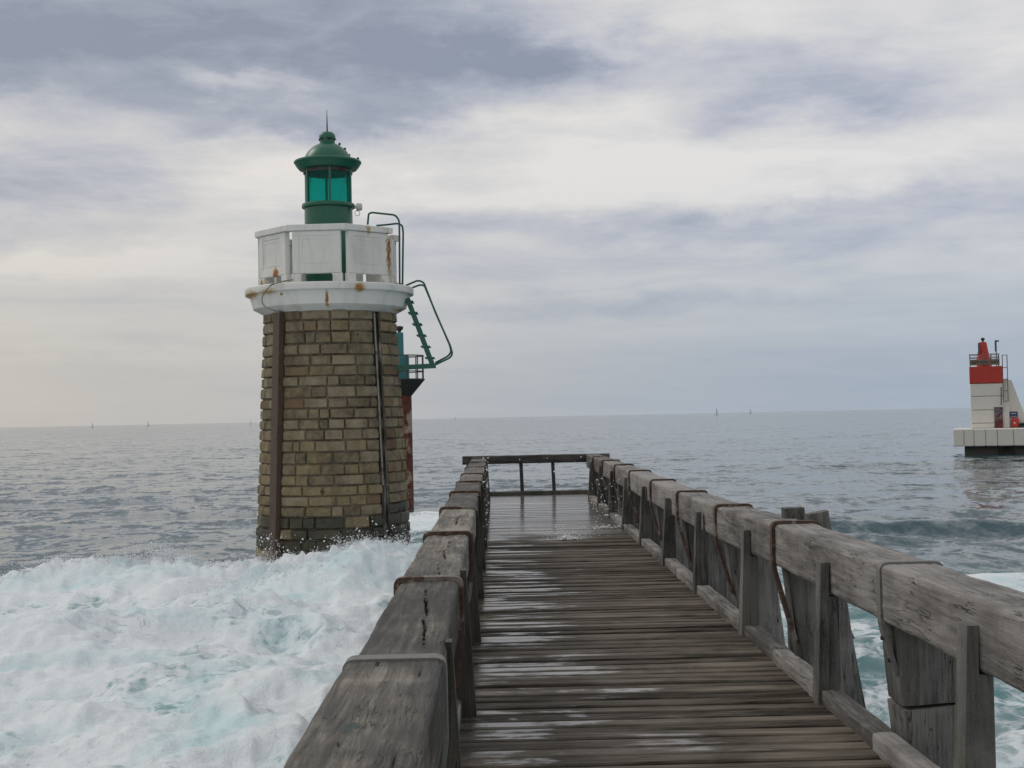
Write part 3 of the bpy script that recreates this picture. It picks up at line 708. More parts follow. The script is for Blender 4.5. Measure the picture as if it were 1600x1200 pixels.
lh = thing('lighthouse', 'round stone lighthouse with white gallery and dark green lantern standing in the surf', 'lighthouse', (TX, TY, -3.6))
RM = lambda z: 1.762+(4.56-z)*0.0475
def P3(phi, r, z): return Vector((TX+r*math.sin(phi), TY-r*math.cos(phi), z))
PC = R(6.9)                                   # bearing of the walkway from the tower
BAR, GROOVE = R(-46.5)+PC, R(42.5)+PC
MB().lathe([(RM(-3.6)-.056, 0), (RM(4.56)-.056, 8.16)], (TX, TY, -3.6), 72).build('mortar_core', MORTAR, lh, smooth=30)
def stone_mesh(mb, a0, a1, z0, z1, seed, bul):
    US, VS = (0, .05, .34, .66, .95, 1), (0, .11, .5, .89, 1); nu, nv = 5, 4; V = []; F = []
    for j in range(nv+1):
        for i in range(nu+1):
            u, v = US[i], VS[j]
            inner = 0 < i < nu and 0 < j < nv
            a = a0+(a1-a0)*(u+(random.uniform(-.06, .06) if i in (2, 3) else 0)); z = z0+(z1-z0)*(v+(random.uniform(-.12, .12) if j == 2 else 0))
            r = RM(z)-.040+(bul*(1.0 if (i in (2, 3) or j == 2) else .72)+random.uniform(-.010, .014) if inner else random.uniform(-.008, .006))
            if i in (0, nu): a += random.uniform(-.004, .004)
            if j in (0, nv): z += random.uniform(-.007, .007)
            V.append(P3(a, r, z))
    n = len(V)
    ring = [i for i in range(nu+1)]+[j*(nu+1)+nu for j in range(1, nv+1)]+[nv*(nu+1)+i for i in range(nu-1, -1, -1)]+[j*(nu+1) for j in range(nv-1, 0, -1)]
    for j in range(nv):
        for i in range(nu):
            a = j*(nu+1)+i; F.append((a, a+1, a+nu+2, a+nu+1))
    ctr = P3((a0+a1)/2, 0, 0)
    for k in ring:
        p = V[k]; d = Vector((p.x-TX, p.y-TY, 0)).normalized(); V.append(p-d*.07)
    m_ = len(ring)
    for k in range(m_): F.append((ring[(k+1) % m_], ring[k], n+k, n+(k+1) % m_))
    mb.add(V, F)
NCOURSE = 28
back = MB(); nst = 0
zc = 4.545
for c in range(NCOURSE):
    ch = 0.283+random.uniform(-.03, .03); z1, z0 = zc-.0065, zc-ch+.0065; zc -= ch
    zm = (z0+z1)/2; rm = RM(zm)
    # four runs of stone between the steel bar, the stained groove and their counterparts behind
    stops = [BAR, GROOVE, BAR+PI, GROOVE+PI, BAR+2*PI]
    for q in range(4):
        h0 = .155/rm if q in (0, 2) else .13/rm; h1 = .14/rm if q in (0, 2) else .155/rm
        A0, A1 = stops[q]+h0+random.uniform(-.02, .01), stops[q+1]-h1+random.uniform(-.016, .03)
        big = 0.30 if 7 < c < 13 and q == 0 else 0.36
        span = (A1-A0)*rm; n = max(3, round(span/(random.uniform(.50, .62) if not (7 < c < 13) else random.uniform(.44, .54))))
        ws = [random.uniform(big*.75, 1.0) for _ in range(n)]; tot = sum(ws); a = A0
        for w_ in ws:
            b = a+(A1-A0)*w_/tot
            vis = abs(((a+b)/2-PC+PI) % (2*PI)-PI) < R(91) and z1 > -2.75
            low = zm < (-.55 if q == 1 else -1.0)+random.uniform(-.3, .3)
            rt = q == 1
            x = random.random()
            if low: mat = ST_WET if x < .72 or rt else ST_OCHRE
            elif zm > 1.15: mat = (ST_RUST if x < .28 else ST_OCHRE if x < .4 else ST_GREY) if rt else (ST_OCHRE if x < .10 else ST_RUST if x < .17 else ST_GREY)
            else: mat = (ST_RUST if x < .45 else ST_OCHRE if x < .65 else ST_GREY) if rt else (ST_OCHRE if x < .55 else ST_RUST if x < .62 else ST_GREY)
            g = .006/rm
            if vis and nst < 300:
                mb = MB(); stone_mesh(mb, a+g, b-g, z0, z1, 0, random.uniform(.028, .078)); mb.build('stone', mat, lh, smooth=28); nst += 1
            else:
                stone_mesh(back, a+g, b-g, z0, z1, 0, .06)
            a = b
bo = back.build('stone_rows', ST_GREY, lh, smooth=50); bo['kind'] = 'stuff'
print('stones', nst)
def radial_strip(mb, phi, r_off0, r_off1, z0, z1, hw):
    """upright bar on the battered wall"""
    V = []
    for z in (z0, z1):
        for ro in (r_off0, r_off1):
            for sg in (-1, 1):
                p = P3(phi, RM(z)+ro, z); t = Vector((math.cos(phi), math.sin(phi), 0)); V.append(p+t*hw*sg)
    mb.add(V, [(0, 1, 3, 2), (4, 6, 7, 5), (0, 4, 5, 1), (2, 3, 7, 6), (0, 2, 6, 4), (1, 5, 7, 3)])
mb = MB()
radial_strip(mb, BAR, -.06, .10, -3.5, 4.50, .135)
radial_strip(mb, BAR-.005, .10, .115, -3.5, 4.50, .155)
radial_strip(mb, BAR+.055, .115, .165, -3.5, 4.50, .022)
mb.build('steel_fender', BROWN, lh)
for sgn in (BAR+PI, GROOVE+PI):
    mb = MB(); radial_strip(mb, sgn, -.06, .10, -3.5, 4.50, .135); mb.build('steel_fender', BROWN, lh)
mb = MB(); radial_strip(mb, GROOVE, -.10, -.045, -3.5, 4.50, .15); radial_strip(mb, GROOVE-.052, -.05, -.005, -3.5, 4.50, .035); radial_strip(mb, GROOVE+.05, -.05, .0, -3.5, 4.50, .03); mb.build('stained_channel', BLACKST, lh)
CREAM = metal_mat('cream_pipe_paint', (0.27, 0.245, 0.20), (0.12, 0.09, 0.06), 0.40, 0.5, 2.0)
pp = [P3(GROOVE-.055+.006*(k/8), RM(z)+.035, z) for k, z in enumerate(np.linspace(4.46, -.05, 9))]
MB().tube(pp, .022, 8).build('drain_pipe', CREAM, lh, smooth=60)

def white_mat():
    """white masonry paint with grime, and rust runs under the iron fixings at fixed places"""
    m, N_ = material('weathered_white_paint')
    pos = N_.n('ShaderNodeNewGeometry').outputs['Position']
    n1 = N_.noise(N_.v('MULTIPLY', pos, (1, 1, 0.4)), 2.2, 6, 0.62, 0.4); n2 = N_.noise(pos, 14.0, 5, 0.7); n3 = N_.noise(N_.v('MULTIPLY', pos, (6, 6, 0.7)), 2.0, 5, 0.6)
    col = N_.mix(N_.ss(n1, 0.40, 0.72), (0.68, 0.68, 0.65), (0.56, 0.56, 0.52))
    col = N_.mix(N_.m('MULTIPLY', N_.ss(n3, 0.58, 0.76), 0.18), col, (0.36, 0.35, 0.29))
    spots = [(at(432, 430, TY-1.2), .085, .20, 1.0), (at(511, 466, TY-2.0), .055, .22, 1.0), (at(563, 449, TY-1.9), .17, .13, .75), (at(610, 398, TY-.2), .05, .75, .85), (at(610, 374, TY-.2), .06, .08, 1.1),
             (at(392, 461, TY-1.0), .34, .12, .62), (at(422, 457, TY-1.4), .30, .10, .55), (at(626, 484, TY-.6), .22, .06, .65), (at(574, 358, TY-1.6), .06, .16, .6), (at(409, 443, TY-.8), .06, .12, .7), (at(441, 461, TY-1.8), .04, .05, .8), (at(597, 438, TY-1.5), .05, .1, .5)]
    tot = None
    wob = N_.v('MULTIPLY', N_.v('SUBTRACT', N_.n('ShaderNodeTexNoise', {'Vector': pos, 'Scale': 7.0, 'Detail': 5.0, 'Roughness': 0.65}).outputs[1], (.5, .5, .5)), (.22, .22, .20))
    for p, sx, sz, am in spots:
        d = N_.v('MULTIPLY', N_.v('SUBTRACT', N_.v('ADD', pos, wob), tuple(p)), (.74/sx, 0.45, .74/sz))
        k = N_.m('MULTIPLY', N_.ss(N_.v('LENGTH', d), 1.15, 0.15), am)
        tot = k if tot is None else N_.m('MAXIMUM', tot, k)
    k = N_.m('MULTIPLY', tot, N_.m('ADD', 0.35, n2), clamp=True)
    rc = N_.mix(N_.ss(k, 0.25, 0.8), (0.46, 0.33, 0.13), (0.28, 0.10, 0.02))
    col = N_.mix(N_.ss(k, 0.08, 0.62), col, rc)
    finish(N_, col, 0.62, N_.m('ADD', n2, n1), 0.25, 0.012, 0.4)
    return m
WHITEP = white_mat()
# gallery slab: soffit, moulded band, lip
MB().lathe([(1.74, 4.50), (1.80, 4.53), (2.055, 4.665), (2.15, 5.00), (2.17, 5.02), (2.262, 5.03), (2.272, 5.06), (2.267, 5.185), (2.247, 5.215), (1.95, 5.245)], (TX, TY, 0), 64).build('gallery_slab', WHITEP, lh, smooth=25)
# octagonal parapet: panels, coping
A8 = R(12)+PC; RP = 1.942
VX = [A8+k*PI/4 for k in range(8)]
ZP0, ZP1 = 5.235, 6.575
def panel(k, w0=0.0, w1=1.0, ztop=ZP1):
    pa, pb = P3(VX[k], RP, 0), P3(VX[(k+1) % 8], RP, 0)
    L = (pb-pa).length; tx = (pb-pa)/L; am = (VX[k]+PI/8); out = Vector((math.sin(am), -math.cos(am), 0))
    M_ = Matrix(((tx.x, out.x, 0, pa.x), (tx.y, out.y, 0, pa.y), (0, 0, 1, 0), (0, 0, 0, 1)))
    s0, s1 = L*w0+.112, L*w1-.112
    bx = lambda mb, u0, u1, v0, v1, y0, y1, b=.006: mb.box((u0, y0, v0), (u1, y1, v1), b, M_)
    mb = MB()
    bx(mb, s0, s1, ZP0+.235, ztop, -.13, 0)
    sc = .22
    bx(mb, s0-.03, s0+sc, ZP0-.02, ZP0+.232, -.14, .012); bx(mb, s1-sc, s1+.03, ZP0-.02, ZP0+.232, -.14, .012)
    # rounded shoulders of the scupper
    for (ux, sg) in ((s0+sc, 1), (s1-sc, -1)):
        for q in range(4):
            an = PI/2*q/4; an2 = PI/2*(q+1)/4; rr_ = .09
            x0 = ux+sg*rr_*(1-math.cos(an2)); zt = ZP0+.235-rr_*(1-math.sin(PI/2-an2) if False else 1-math.sin(an2))
            bx(mb, min(ux+sg*rr_*(1-math.cos(an)), x0), max(ux+sg*rr_*(1-math.cos(an)), x0)+.0005, zt-.0, ZP0+.236, -.128, -.002, 0)
    o = mb.build('parapet_panel', WHITEP, lh)
    # raised stiles round a sunk field with an inner moulding
    mb = MB(); f0, f1, v0, v1 = s0+.17, s1-.20, ZP0+.42, ztop-.13
    bx(mb, s0+.002, f0, ZP0+.238, ztop-.002, -.004, .0150, .008); bx(mb, f1, s1-.002, ZP0+.238, ztop-.002, -.004, .0150, .008)
    bx(mb, f0-.02, f1+.02, v1, ztop-.003, -.005, .0139, .008); bx(mb, f0-.02, f1+.02, ZP0+.239, v0, -.005, .0139, .008)
    q = .07; e = .03
    bx(mb, f0+q, f0+q+e, v0+q, v1-q, -.004, .0070, .006); bx(mb, f1-q-e, f1-q, v0+q, v1-q, -.004, .0070, .006)
    bx(mb, f0+q+.01, f1-q-.01, v1-q-e, v1-q-.001, -.004, .0063, .006); bx(mb, f0+q+.01, f1-q-.01, v0+q+.001, v0+q+e, -.004, .0063, .006)
    mb.build('panel_moulding', WHITEP, o)
for k in (0, 2, 3, 4, 5, 6, 7): panel(k)
panel(1, 0.0, 0.52, 6.47)
def coping(ks):
    mb = MB(); V = []; F = []
    phis = [VX[k % 8]+(2*PI if k >= 8 else 0) for k in ks]
    for i, ph in enumerate(phis):
        for (ro, z) in ((-.19, 6.58), (.055, 6.58), (.065, 6.60), (.065, 6.725), (.05, 6.74), (-.19, 6.75)):
            V.append(P3(ph, RP+ro, z))
    n = 6
    for i in range(len(phis)-1):
        for q in range(n):
            a, b = i*n+q, i*n+(q+1) % n; F.append((a, a+n, b+n, b))
    F.append(tuple(range(n))); F.append(tuple((len(phis)-1)*n+q for q in range(n))[::-1])
    mb.add(V, F); mb.build('coping', WHITEP, lh)
coping([2, 3, 4, 5, 6, 7, 8, 9])
# lantern
lz = lambda py, x=514: EYE+(668-.02053*x-py)/FPX*TY*1.0
MB().lathe([(.648, 5.22), (.648, 7.38), (.645, 7.42)], (TX, TY, 0), 48).build('lantern_base', GREEN, lh, smooth=30)
MB().lathe([(.655, 7.425), (.715, 7.43), (.722, 7.46), (.722, 7.50), (.71, 7.53), (.66, 7.54)], (TX, TY, 0), 48).build('lantern_ring', GREEN, lh, smooth=30)
def glass_mat():
    m, N_ = material('teal_lantern_glass')
    tr = N_.n('ShaderNodeBsdfTranslucent', {0: (0.005, 0.64, 0.585, 1)})
    tp = N_.n('ShaderNodeBsdfTransparent', {0: (0.01, 0.64, 0.585, 1)})
    gl = N_.n('ShaderNodeBsdfGlossy', {0: (1, 1, 1, 1), 'Roughness': 0.05})
    fr = N_.n('ShaderNodeFresnel', {0: 1.4})
    a = N_.n('ShaderNodeMixShader', {0: 0.55, 1: tr.outputs[0], 2: tp.outputs[0]})
    b = N_.n('ShaderNodeMixShader', {0: N_.m('MULTIPLY', fr.outputs[0], 0.35), 1: a.outputs[0], 2: gl.outputs[0]})
    N_.n('ShaderNodeOutputMaterial', {0: b.outputs[0]}); return m
TGLASS = glass_mat()
GA = R(4)+PC
for k in range(6):
    a = GA+k*PI/3
    mb = MB(); mb.box((-.032, -.035, 7.52), (.032, .035, 8.56), .008, Matrix.Translation((TX+.655*math.sin(a), TY-.655*math.cos(a), 0)) @ Matrix.Rotation(a, 4, 'Z'))
    mb.build('mullion', GREEN, lh)
    V = []; F = []; n = 6
    for i in range(n+1):
        an = a+.055+(PI/3-.11)*i/n
        for z in (7.535, 8.42): V += [P3(an, .63, z)]
    for i in range(n): F.append((2*i, 2*i+2, 2*i+3, 2*i+1))
    MB().add(V, F).build('glass_pane', TGLASS, lh, smooth=True)
MB().lathe([(.60, 8.36), (.665, 8.36), (.67, 8.58), (.60, 8.58)], (TX, TY, 0), 48, False).build('eaves_shade_ring', DARKM, lh, smooth=30)  # dark band standing in for the shadow under the eaves
MB().lathe([(.02, 8.50), (.70, 8.46), (.78, 8.475), (.845, 8.55), (.90, 8.645), (.915, 8.655), (.912, 8.69), (.89, 8.71), (.66, 8.735)], (TX, TY, 0), 56).build('eaves', GREEN, lh, smooth=35)
MB().lathe([(.655, 8.72), (.64, 8.77), (.60, 8.86), (.53, 8.97), (.44, 9.06), (.34, 9.13), (.245, 9.18)], (TX, TY, 0), 56).build('dome', GREEN, lh, smooth=50)
vc = MB().lathe([(.24, 9.175), (.205, 9.20), (.20, 9.28), (.222, 9.33), (.222, 9.40), (.20, 9.45), (.15, 9.50), (.06, 9.525), (.02, 9.53)], (TX, TY, 0), 36).build('vent_cap', GREEN, lh, smooth=35)
BLACK = metal_mat('black_opening', (0.008, 0.010, 0.009), (0.01, 0.01, 0.01), 0.0, 0.8, 5.0)
for k in range(6):
    a = R(12)+PC+k*PI/3
    MB().box((-.055, -.012, 9.285), (.055, .006, 9.325), .004, Matrix.Translation((TX+.222*math.sin(a), TY-.222*math.cos(a), 0)) @ Matrix.Rotation(a, 4, 'Z')).build('vent_slot', BLACK, vc)
MB().tube([(TX, TY, 9.52), (TX, TY, 9.75), (TX, TY, 10.12)], [.022, .017, .006], 8).build('spire', DARKM, lh, smooth=60)
for (px, py) in ((530.6, 225), (539, 232.6), (545.6, 242.6), (559.3, 247.6)):
    p = at(px, py, TY); MB().box((p.x-.03, p.y-.03, p.z-.03), (p.x+.03, p.y+.03, p.z+.03), .01).build('climbing_stud', DARKM, lh)
p = at(561, 323.5, TY-.1)
MB().tube([(p.x-.10, p.y, p.z), (p.x-.07, p.y, p.z), (p.x-.069, p.y, p.z), (p.x+.06, p.y, p.z), (p.x+.085, p.y, p.z)], [.05, .05, .10, .10, .07], 14).build('signal_lamp', WHITE, lh, smooth=40)
MB().tube([Vector((p.x-.05+.07*math.sin(t), p.y, p.z-.17+.07*math.cos(t))) for t in np.linspace(0, 2*PI, 13)], .008, 5).build('cable_loop', GREYM, lh, smooth=60)
# cable hanging over the slab edge
cpts = [at(458, 437, TY-1.85), at(440, 440, TY-2.05), at(424, 445, TY-2.1), at(413, 456, TY-2.02), at(409, 466, TY-1.98), at(410, 474, TY-1.93), at(415, 480, TY-1.9), at(426, 484, TY-1.88), at(436, 489, TY-1.75)]
MB().tube(cpts, .018, 6).build('cable', CREAM, lh, smooth=60)
# iron ladder with guard rails on the right-hand side
L1, L2 = TY-.42, TY+.22
Lp = lambda x, y, Y: at(x, y, Y)
for Y, off in ((L1, 0), (L2, 1)):
    if off == 0: r1 = [Lp(574.5, 351, Y), Lp(576, 334, Y), Lp(581, 332, Y), Lp(618, 336, Y), Lp(624, 345, Y), Lp(624.5, 440, Y), Lp(625, 447, Y)]
    else: r1 = [Lp(588, 352.5, Y), Lp(606, 351, Y), Lp(621, 349, Y), Lp(628.5, 352, Y), Lp(630, 362, Y), Lp(629, 440, Y), Lp(629, 447, Y)]
    MB().tube(bend(r1, .12), .026, 8).build('guard_rail', GREENP, lh, smooth=60)
    if off == 0: r2 = [Lp(632, 447, Y), Lp(653, 438, Y), Lp(662, 441, Y), Lp(681, 490, Y), Lp(704, 541, Y), Lp(707, 553, Y), Lp(703, 559, Y), Lp(680, 570, Y)]
    else: r2 = [Lp(643, 450, Y), Lp(656, 445, Y), Lp(663, 446, Y), Lp(681.5, 490, Y), Lp(703, 540, Y), Lp(705, 550, Y), Lp(700, 556.5, Y), Lp(680, 567, Y)]
    MB().tube(bend(r2, .10), .026, 8).build('guard_rail', GREENP, lh, smooth=60)
    a, b = Lp(636.5, 466, Y), Lp(676, 571, Y)
    sd_ = (b-a).normalized()
    MB().strip([a, b], Vector((0, 1, 0)).cross(sd_), .135, .02).build('ladder_stringer', GREENP, lh)
    a, b = Lp(612, 575, Y), Lp(681, 571.5, Y)
    MB().strip([a, b], (0, 0, 1), .13, .06).build('bracket', GREENP, lh)
for k in range(6):
    t = (k+.35)/6; c = Lp(636.5+39.5*t, 466+105*t, (L1+L2)/2)
    MB().box((c.x-.12, L1-.02, c.z-.018), (c.x+.13, L2+.02, c.z+.018), .005).build('ladder_tread', GREENP, lh)
a = Lp(604, 441.5, TY-.1); b = Lp(630, 446, TY-.1)
MB().box((a.x, L1-.1, b.z-.01), (b.x, L2+.1, b.z+.02), .004).build('step_plate', DARKM, lh)
# iron stubs and a rust boss in the wall
for px, py in ((474, 521), (515, 521), (561, 521), (506, 768)):
    ph = math.asin(max(-.95, min(.95, (at(px, py, TY).x-TX)/1.95)))+PC*.9
    z = at(px, py, TY-1.9).z; p0, p1 = P3(ph, RM(z)-.05, z), P3(ph, RM(z)+.06, z)
    MB().tube([p0, p1], .045 if py > 700 else .022, 8).build('iron_stub', RUST, lh)

# ------------------------------------------------------------------ green harbour beacon behind the lighthouse
GY = 61.0
gc = at(625.5, 600, GY)
gz = lambda py: at(625.5, py, GY).z
gb = thing('green_beacon', 'slim teal harbour beacon on a rusty red column, half hidden behind the stone lighthouse', 'beacon', (gc.x, GY, -4.5))
MB().lathe([(.52, -4.5), (.50, gz(619)), (.50, gz(600))], (gc.x, GY, 0), 32).build('column', COLUMN, gb, smooth=30)
MB().lathe([(.45, gz(621)), (.55, gz(617)), (1.12, gz(594)), (1.12, gz(592.5))], (gc.x, GY, 0), 24).build('platform', DARKM, gb, smooth=20)
MB().lathe([(.42, gz(592.8)), (.42, gz(557)), (.40, gz(556))], (gc.x, GY, 0), 28).build('equipment_drum', TEAL, gb, smooth=30)
MB().lathe([(.185, gz(556)), (.18, gz(520.5)), (.16, gz(519.5))], (gc.x, GY, 0), 24).build('lamp_post', TEAL, gb, smooth=30)
MB().lathe([(.07, gz(520)), (.08, gz(517)), (.16, gz(514.5)), (.18, gz(513)), (.185, gz(510.8)), (.15, gz(510)), (.02, gz(509))], (gc.x, GY, 0), 20).build('lamp', DARKM, gb, smooth=30)
for py, r_ in ((556.5, .03), (581, .024)):
    MB().tube([(gc.x+1.07*math.sin(t), GY+1.07*math.cos(t), gz(py)) for t in np.linspace(0, 2*PI, 33)], r_, 6, False).build('rail', DARKM, gb, smooth=60)
for k in range(12):
    t = 2*PI*(k+.3)/12; q = (gc.x+1.07*math.sin(t), GY+1.07*math.cos(t))
    MB().tube([(*q, gz(593)), (*q, gz(556.5))], .028, 6).build('baluster', DARKM, gb, smooth=60)

# ------------------------------------------------------------------ red beacon on its concrete mole
RY = 118.0
rx = lambda px, py=640: at(px, py, RY).x
rzz = lambda py, px=1545: at(px, py, RY).z
ml = thing('concrete_mole', 'pale concrete mole head of square blocks under the red and white beacon', 'mole', (rx(1545), RY, SEA-2))
zt, zb = rzz(669), rzz(696)
xs = [1488, 1505, 1520.5, 1538.5, 1556.5, 1581, 1606, 1632, 1658, 1690]
for a, b in zip(xs[:-1], xs[1:]):
    MB().box((rx(a)+.015, RY-2.6, zb), (rx(b)-.015, RY-.62, zt), .07).build('concrete_block', CONC, ml)
MB().box((rx(1489), RY-.6, zb+.02), (rx(1690), RY+5, zt-.01), .08).build('deck_slab', CONC, ml)
MB().box((rx(1507, 700), RY-1.6, SEA-2), (rx(1690), RY+4, zb-.003), .05).build('mole_base', CONCD, ml)
rb = thing('red_beacon', 'red and white square beacon tower with a small red lantern on the far mole', 'beacon', (rx(1545), RY, zt))
x0, x1 = rx(1517), rx(1567.5)
ys = [669, 661, 640.5, 619, 599]
for a, b in zip(ys[:-1], ys[1:]):
    MB().box((x0, RY, rzz(a)+.02), (x1, RY+3.2, rzz(b)-.02), .035).build('block_course', CONC, rb)
MB().box((x0+.06, RY+.06, zt), (x1-.06, RY+3.1, rzz(600)), 0).build('tower_core', CONCD, rb)
MB().box((x0-.05, RY-.05, rzz(598.6)), (x1+.02, RY+3.25, rzz(572.3)), .04).build('red_course', REDP, rb)
MB().box((rx(1567.8), RY+.5, zt), (rx(1577), RY+2.6, rzz(593)), .04).build('stair_wall', CONC, rb)
xa, xb = rx(1577.2), rx(1618)
MB().prism([(xa, zt), (xb, zt), (xb, rzz(669)+.5), (rx(1601), rzz(650)), (rx(1582), rzz(594.5)), (xa, rzz(594))], RY+1.0, RY+2.4).build('buttress', CONC, rb)
MB().lathe([(.62, rzz(572)), (.62, rzz(560)), (.57, rzz(556)), (.52, rzz(552)), (.33, rzz(534)), (.30, rzz(533))], (rx(1539), RY+1.5, 0), 8).build('lantern', REDP, rb)
MB().box((rx(1531), RY+.9, rzz(552)), (rx(1534.5), RY+1.1, rzz(534.5)), .01, ).build('lantern_side_shading', GREYM, rb)  # blue-grey slab: bluish shading of the lantern's left side, put in as colour
MB().lathe([(.08, rzz(533)), (.10, rzz(531)), (.19, rzz(529)), (.17, rzz(527)), (.05, rzz(526))], (rx(1539), RY+1.5, 0), 12).build('lamp', DARKM, rb, smooth=40)
def rail(pts, r, mat, name, par): MB().tube(pts, r, 6).build(name, mat, par, smooth=60)
RLM = metal_mat('grey_railing_paint', (0.17, 0.165, 0.155), (0.10, 0.055, 0.035), 0.35, 0.55, 1.5)
for py in (553, 558):
    for Yq in (RY+.1, RY+2.9): rail([(rx(1516.5), Yq, rzz(py)), (rx(1564), Yq, rzz(py))], .032, RLM, 'rail', rb)
for px in (1517.5, 1533, 1551, 1563):
    for Yq in (RY+.1, RY+2.9): rail([(rx(px), Yq, rzz(573)), (rx(px), Yq, rzz(552.6))], .035, RLM, 'rail_post', rb)
nb = MB(); nb.box((rx(1517), RY-.02, rzz(570.3)), (rx(1564), RY+.05, rzz(561.3)), .01); nbo = nb.build('name_board', BOARD, rb)
for k, (a, b) in enumerate(((1521, 1523.5), (1524.5, 1527), (1528.5, 1531), (1532, 1533.5), (1535, 1537), (1538, 1541), (1543, 1544.5), (1545.5, 1549), (1551, 1553), (1555, 1557.5), (1560, 1562.5))):
    MB().box((rx(a), RY-.032, rzz(567.4-(k % 3)*.4)), (rx(b), RY-.021, rzz(564+(k % 2)*.6))).build('faded_letter', REDP if k % 4 == 3 else DARKM, nbo)
MB().box((rx(1558.2)-.05, RY+.6, rzz(549)), (rx(1560.8)-.02, RY+.8, rzz(531.5)), .01).build('mast', GREYM, rb)
MB().box((rx(1560.8)-.018, RY+.62, rzz(534)), (rx(1564.3), RY+.78, rzz(531.6)), .01).build('mast_arm', GREYM, rb)
rail([(rx(1559.3), RY+.7, rzz(572)), (rx(1559.3), RY+.7, rzz(549))], .045, RLM, 'mast_foot', rb)
for px in (1568.3, 1575.7): rail([(rx(px), RY+.2, rzz(627)), (rx(px), RY+.2, rzz(555.3))], .040, RLM, 'ladder_rail', rb)
for k, py in enumerate((555.5, 575, 593, 611, 627.3)): rail([(rx(1568), RY+.2, rzz(py)), (rx(1576), RY+.2, rzz(py))], .030, RLM, 'ladder_rung', rb)
rail([(rx(1564.6), RY-.1, rzz(633)), (rx(1565.4), RY-.1, rzz(605))], .045, RUST, 'rusty_pipe', rb)
dr = MB().box((rx(1553.2), RY-.09, zt), (rx(1566.6), RY-.003, rzz(636.4)), .02).build('door', DOORM, rb)
MB().box((rx(1555), RY-.10, rzz(645)), (rx(1565), RY-.092, rzz(640)), .003).build('door_vent', GREYM, dr)
# the things standing on the mole
sx0, sx1, sz0, sz1 = rx(1577.6), rx(1590), rzz(653), rzz(644)
sg = thing('notice_sign', 'small blue notice sign with white writing above the red cabinet on the mole', 'sign', (sx0, RY+.93, sz0))
MB().box((sx0, RY+.90, sz0), (sx1, RY+.96, sz1), .01).build('sign_board', BLUE, sg)
for k, (a, b, p, q) in enumerate(((1580, 1582.2, 646.4, 647.8), (1582.8, 1585, 646.2, 647.6), (1585.6, 1587.6, 646.2, 647.6), (1579, 1588.6, 651, 651.9))):
    MB().box((rx(a), RY+.885, rzz(q)), (rx(b), RY+.897, rzz(p))).build('white_lettering', WHITE, sg)
cb = thing('rescue_cabinet', 'red rescue cabinet with a round white emblem standing on the mole', 'cabinet', (rx(1586), RY+.5, zt))
MB().box((rx(1579.6), RY+.3, zt), (rx(1591.6), RY+.88, rzz(653.6)), .12).build('cabinet_body', REDP, cb)
cx, cz = rx(1584.6), rzz(661.5)
MB().tube([(cx, RY+.285, cz), (cx, RY+.297, cz)], .085, 16).build('emblem', WHITE, cb)
gx = thing('storage_box', 'dark green low box beside the red cabinet on the mole', 'box', (rx(1599), RY+.6, zt))
MB().box((rx(1593), RY+.2, zt), (rx(1608), RY+.95, rzz(664.2)), .08).build('box_body', BOXG, gx)
MB().box((rx(1592.5), RY+.15, rzz(664)), (rx(1608.5), RY+1.0, rzz(661.5)), .05).build('box_lid', BOXG, gx)

PV = Vector((rx(1545), RY, 0)); TH = R(-19.5)
for o in (ml, rb, sg, cb, gx):      # the mole runs slightly towards the jetty
    d = Matrix.Rotation(TH, 3, 'Z') @ ((o.location-PV)*0.94); o.location = Vector((PV.x+d.x, PV.y+d.y, o.location.z)); o.rotation_euler.z = TH; o.scale = (.94, .94, 1)

# ------------------------------------------------------------------ far sailing boats
SAIL = metal_mat('haze_paled_sailcloth', (0.62, 0.64, 0.66), (0.58, 0.6, 0.62), 0.1, 0.8, 0.1)  # sail grey lightened so distance haze sits in the colour
HULL = metal_mat('haze_paled_hull', (0.55, 0.57, 0.6), (0.5, 0.52, 0.55), 0.1, 0.5, 0.1)  # pale hull and mast colour, faded by hand as distance haze
for (px, top, D, lab) in ((144, 658.5, 2600, 'tiny sailing boat on the horizon, leftmost of all, left of the stone lighthouse'),
                          (231, 655.5, 3000, 'tiny tall-masted sailing boat on the horizon, second from the left edge'),
                          (391.5, 655.0, 2800, 'tiny sailing boat on the horizon just left of the stone lighthouse'),
                          (711, 650.5, 4200, 'faintest speck of a sailing boat on the horizon above the end of the jetty'),
                          (1119, 634.5, 2400, 'tiny sailing boat on the horizon above the right railing, larger of the pair there'),
                          (1172, 636.0, 3400, 'tiny sailing boat on the horizon, right of the pair above the right railing')):
    base = at(px, 668-.02053*px, D); h_ = (at(px, top, D).z-SEA)*.85
    b = thing('sailing_boat', lab, 'sailing boat', (base.x, D, SEA), 'sailing boats on the horizon')
    l_ = h_*.30
    MB().prism([(base.x-l_, SEA+l_*.22), (base.x-l_*.8, SEA-.2), (base.x+l_*.8, SEA-.2), (base.x+l_*1.05, SEA+l_*.28)], D-l_*.16, D+l_*.16).build('hull', HULL, b)
    rail([(base.x, D, SEA), (base.x, D, SEA+h_)], .10, HULL, 'mast', b)
    MB().prism([(base.x+.25, SEA+h_*.15), (base.x+l_*.75, SEA+h_*.17), (base.x+.25, SEA+h_*.97)], D-.12, D+.12).build('sail', SAIL, b)

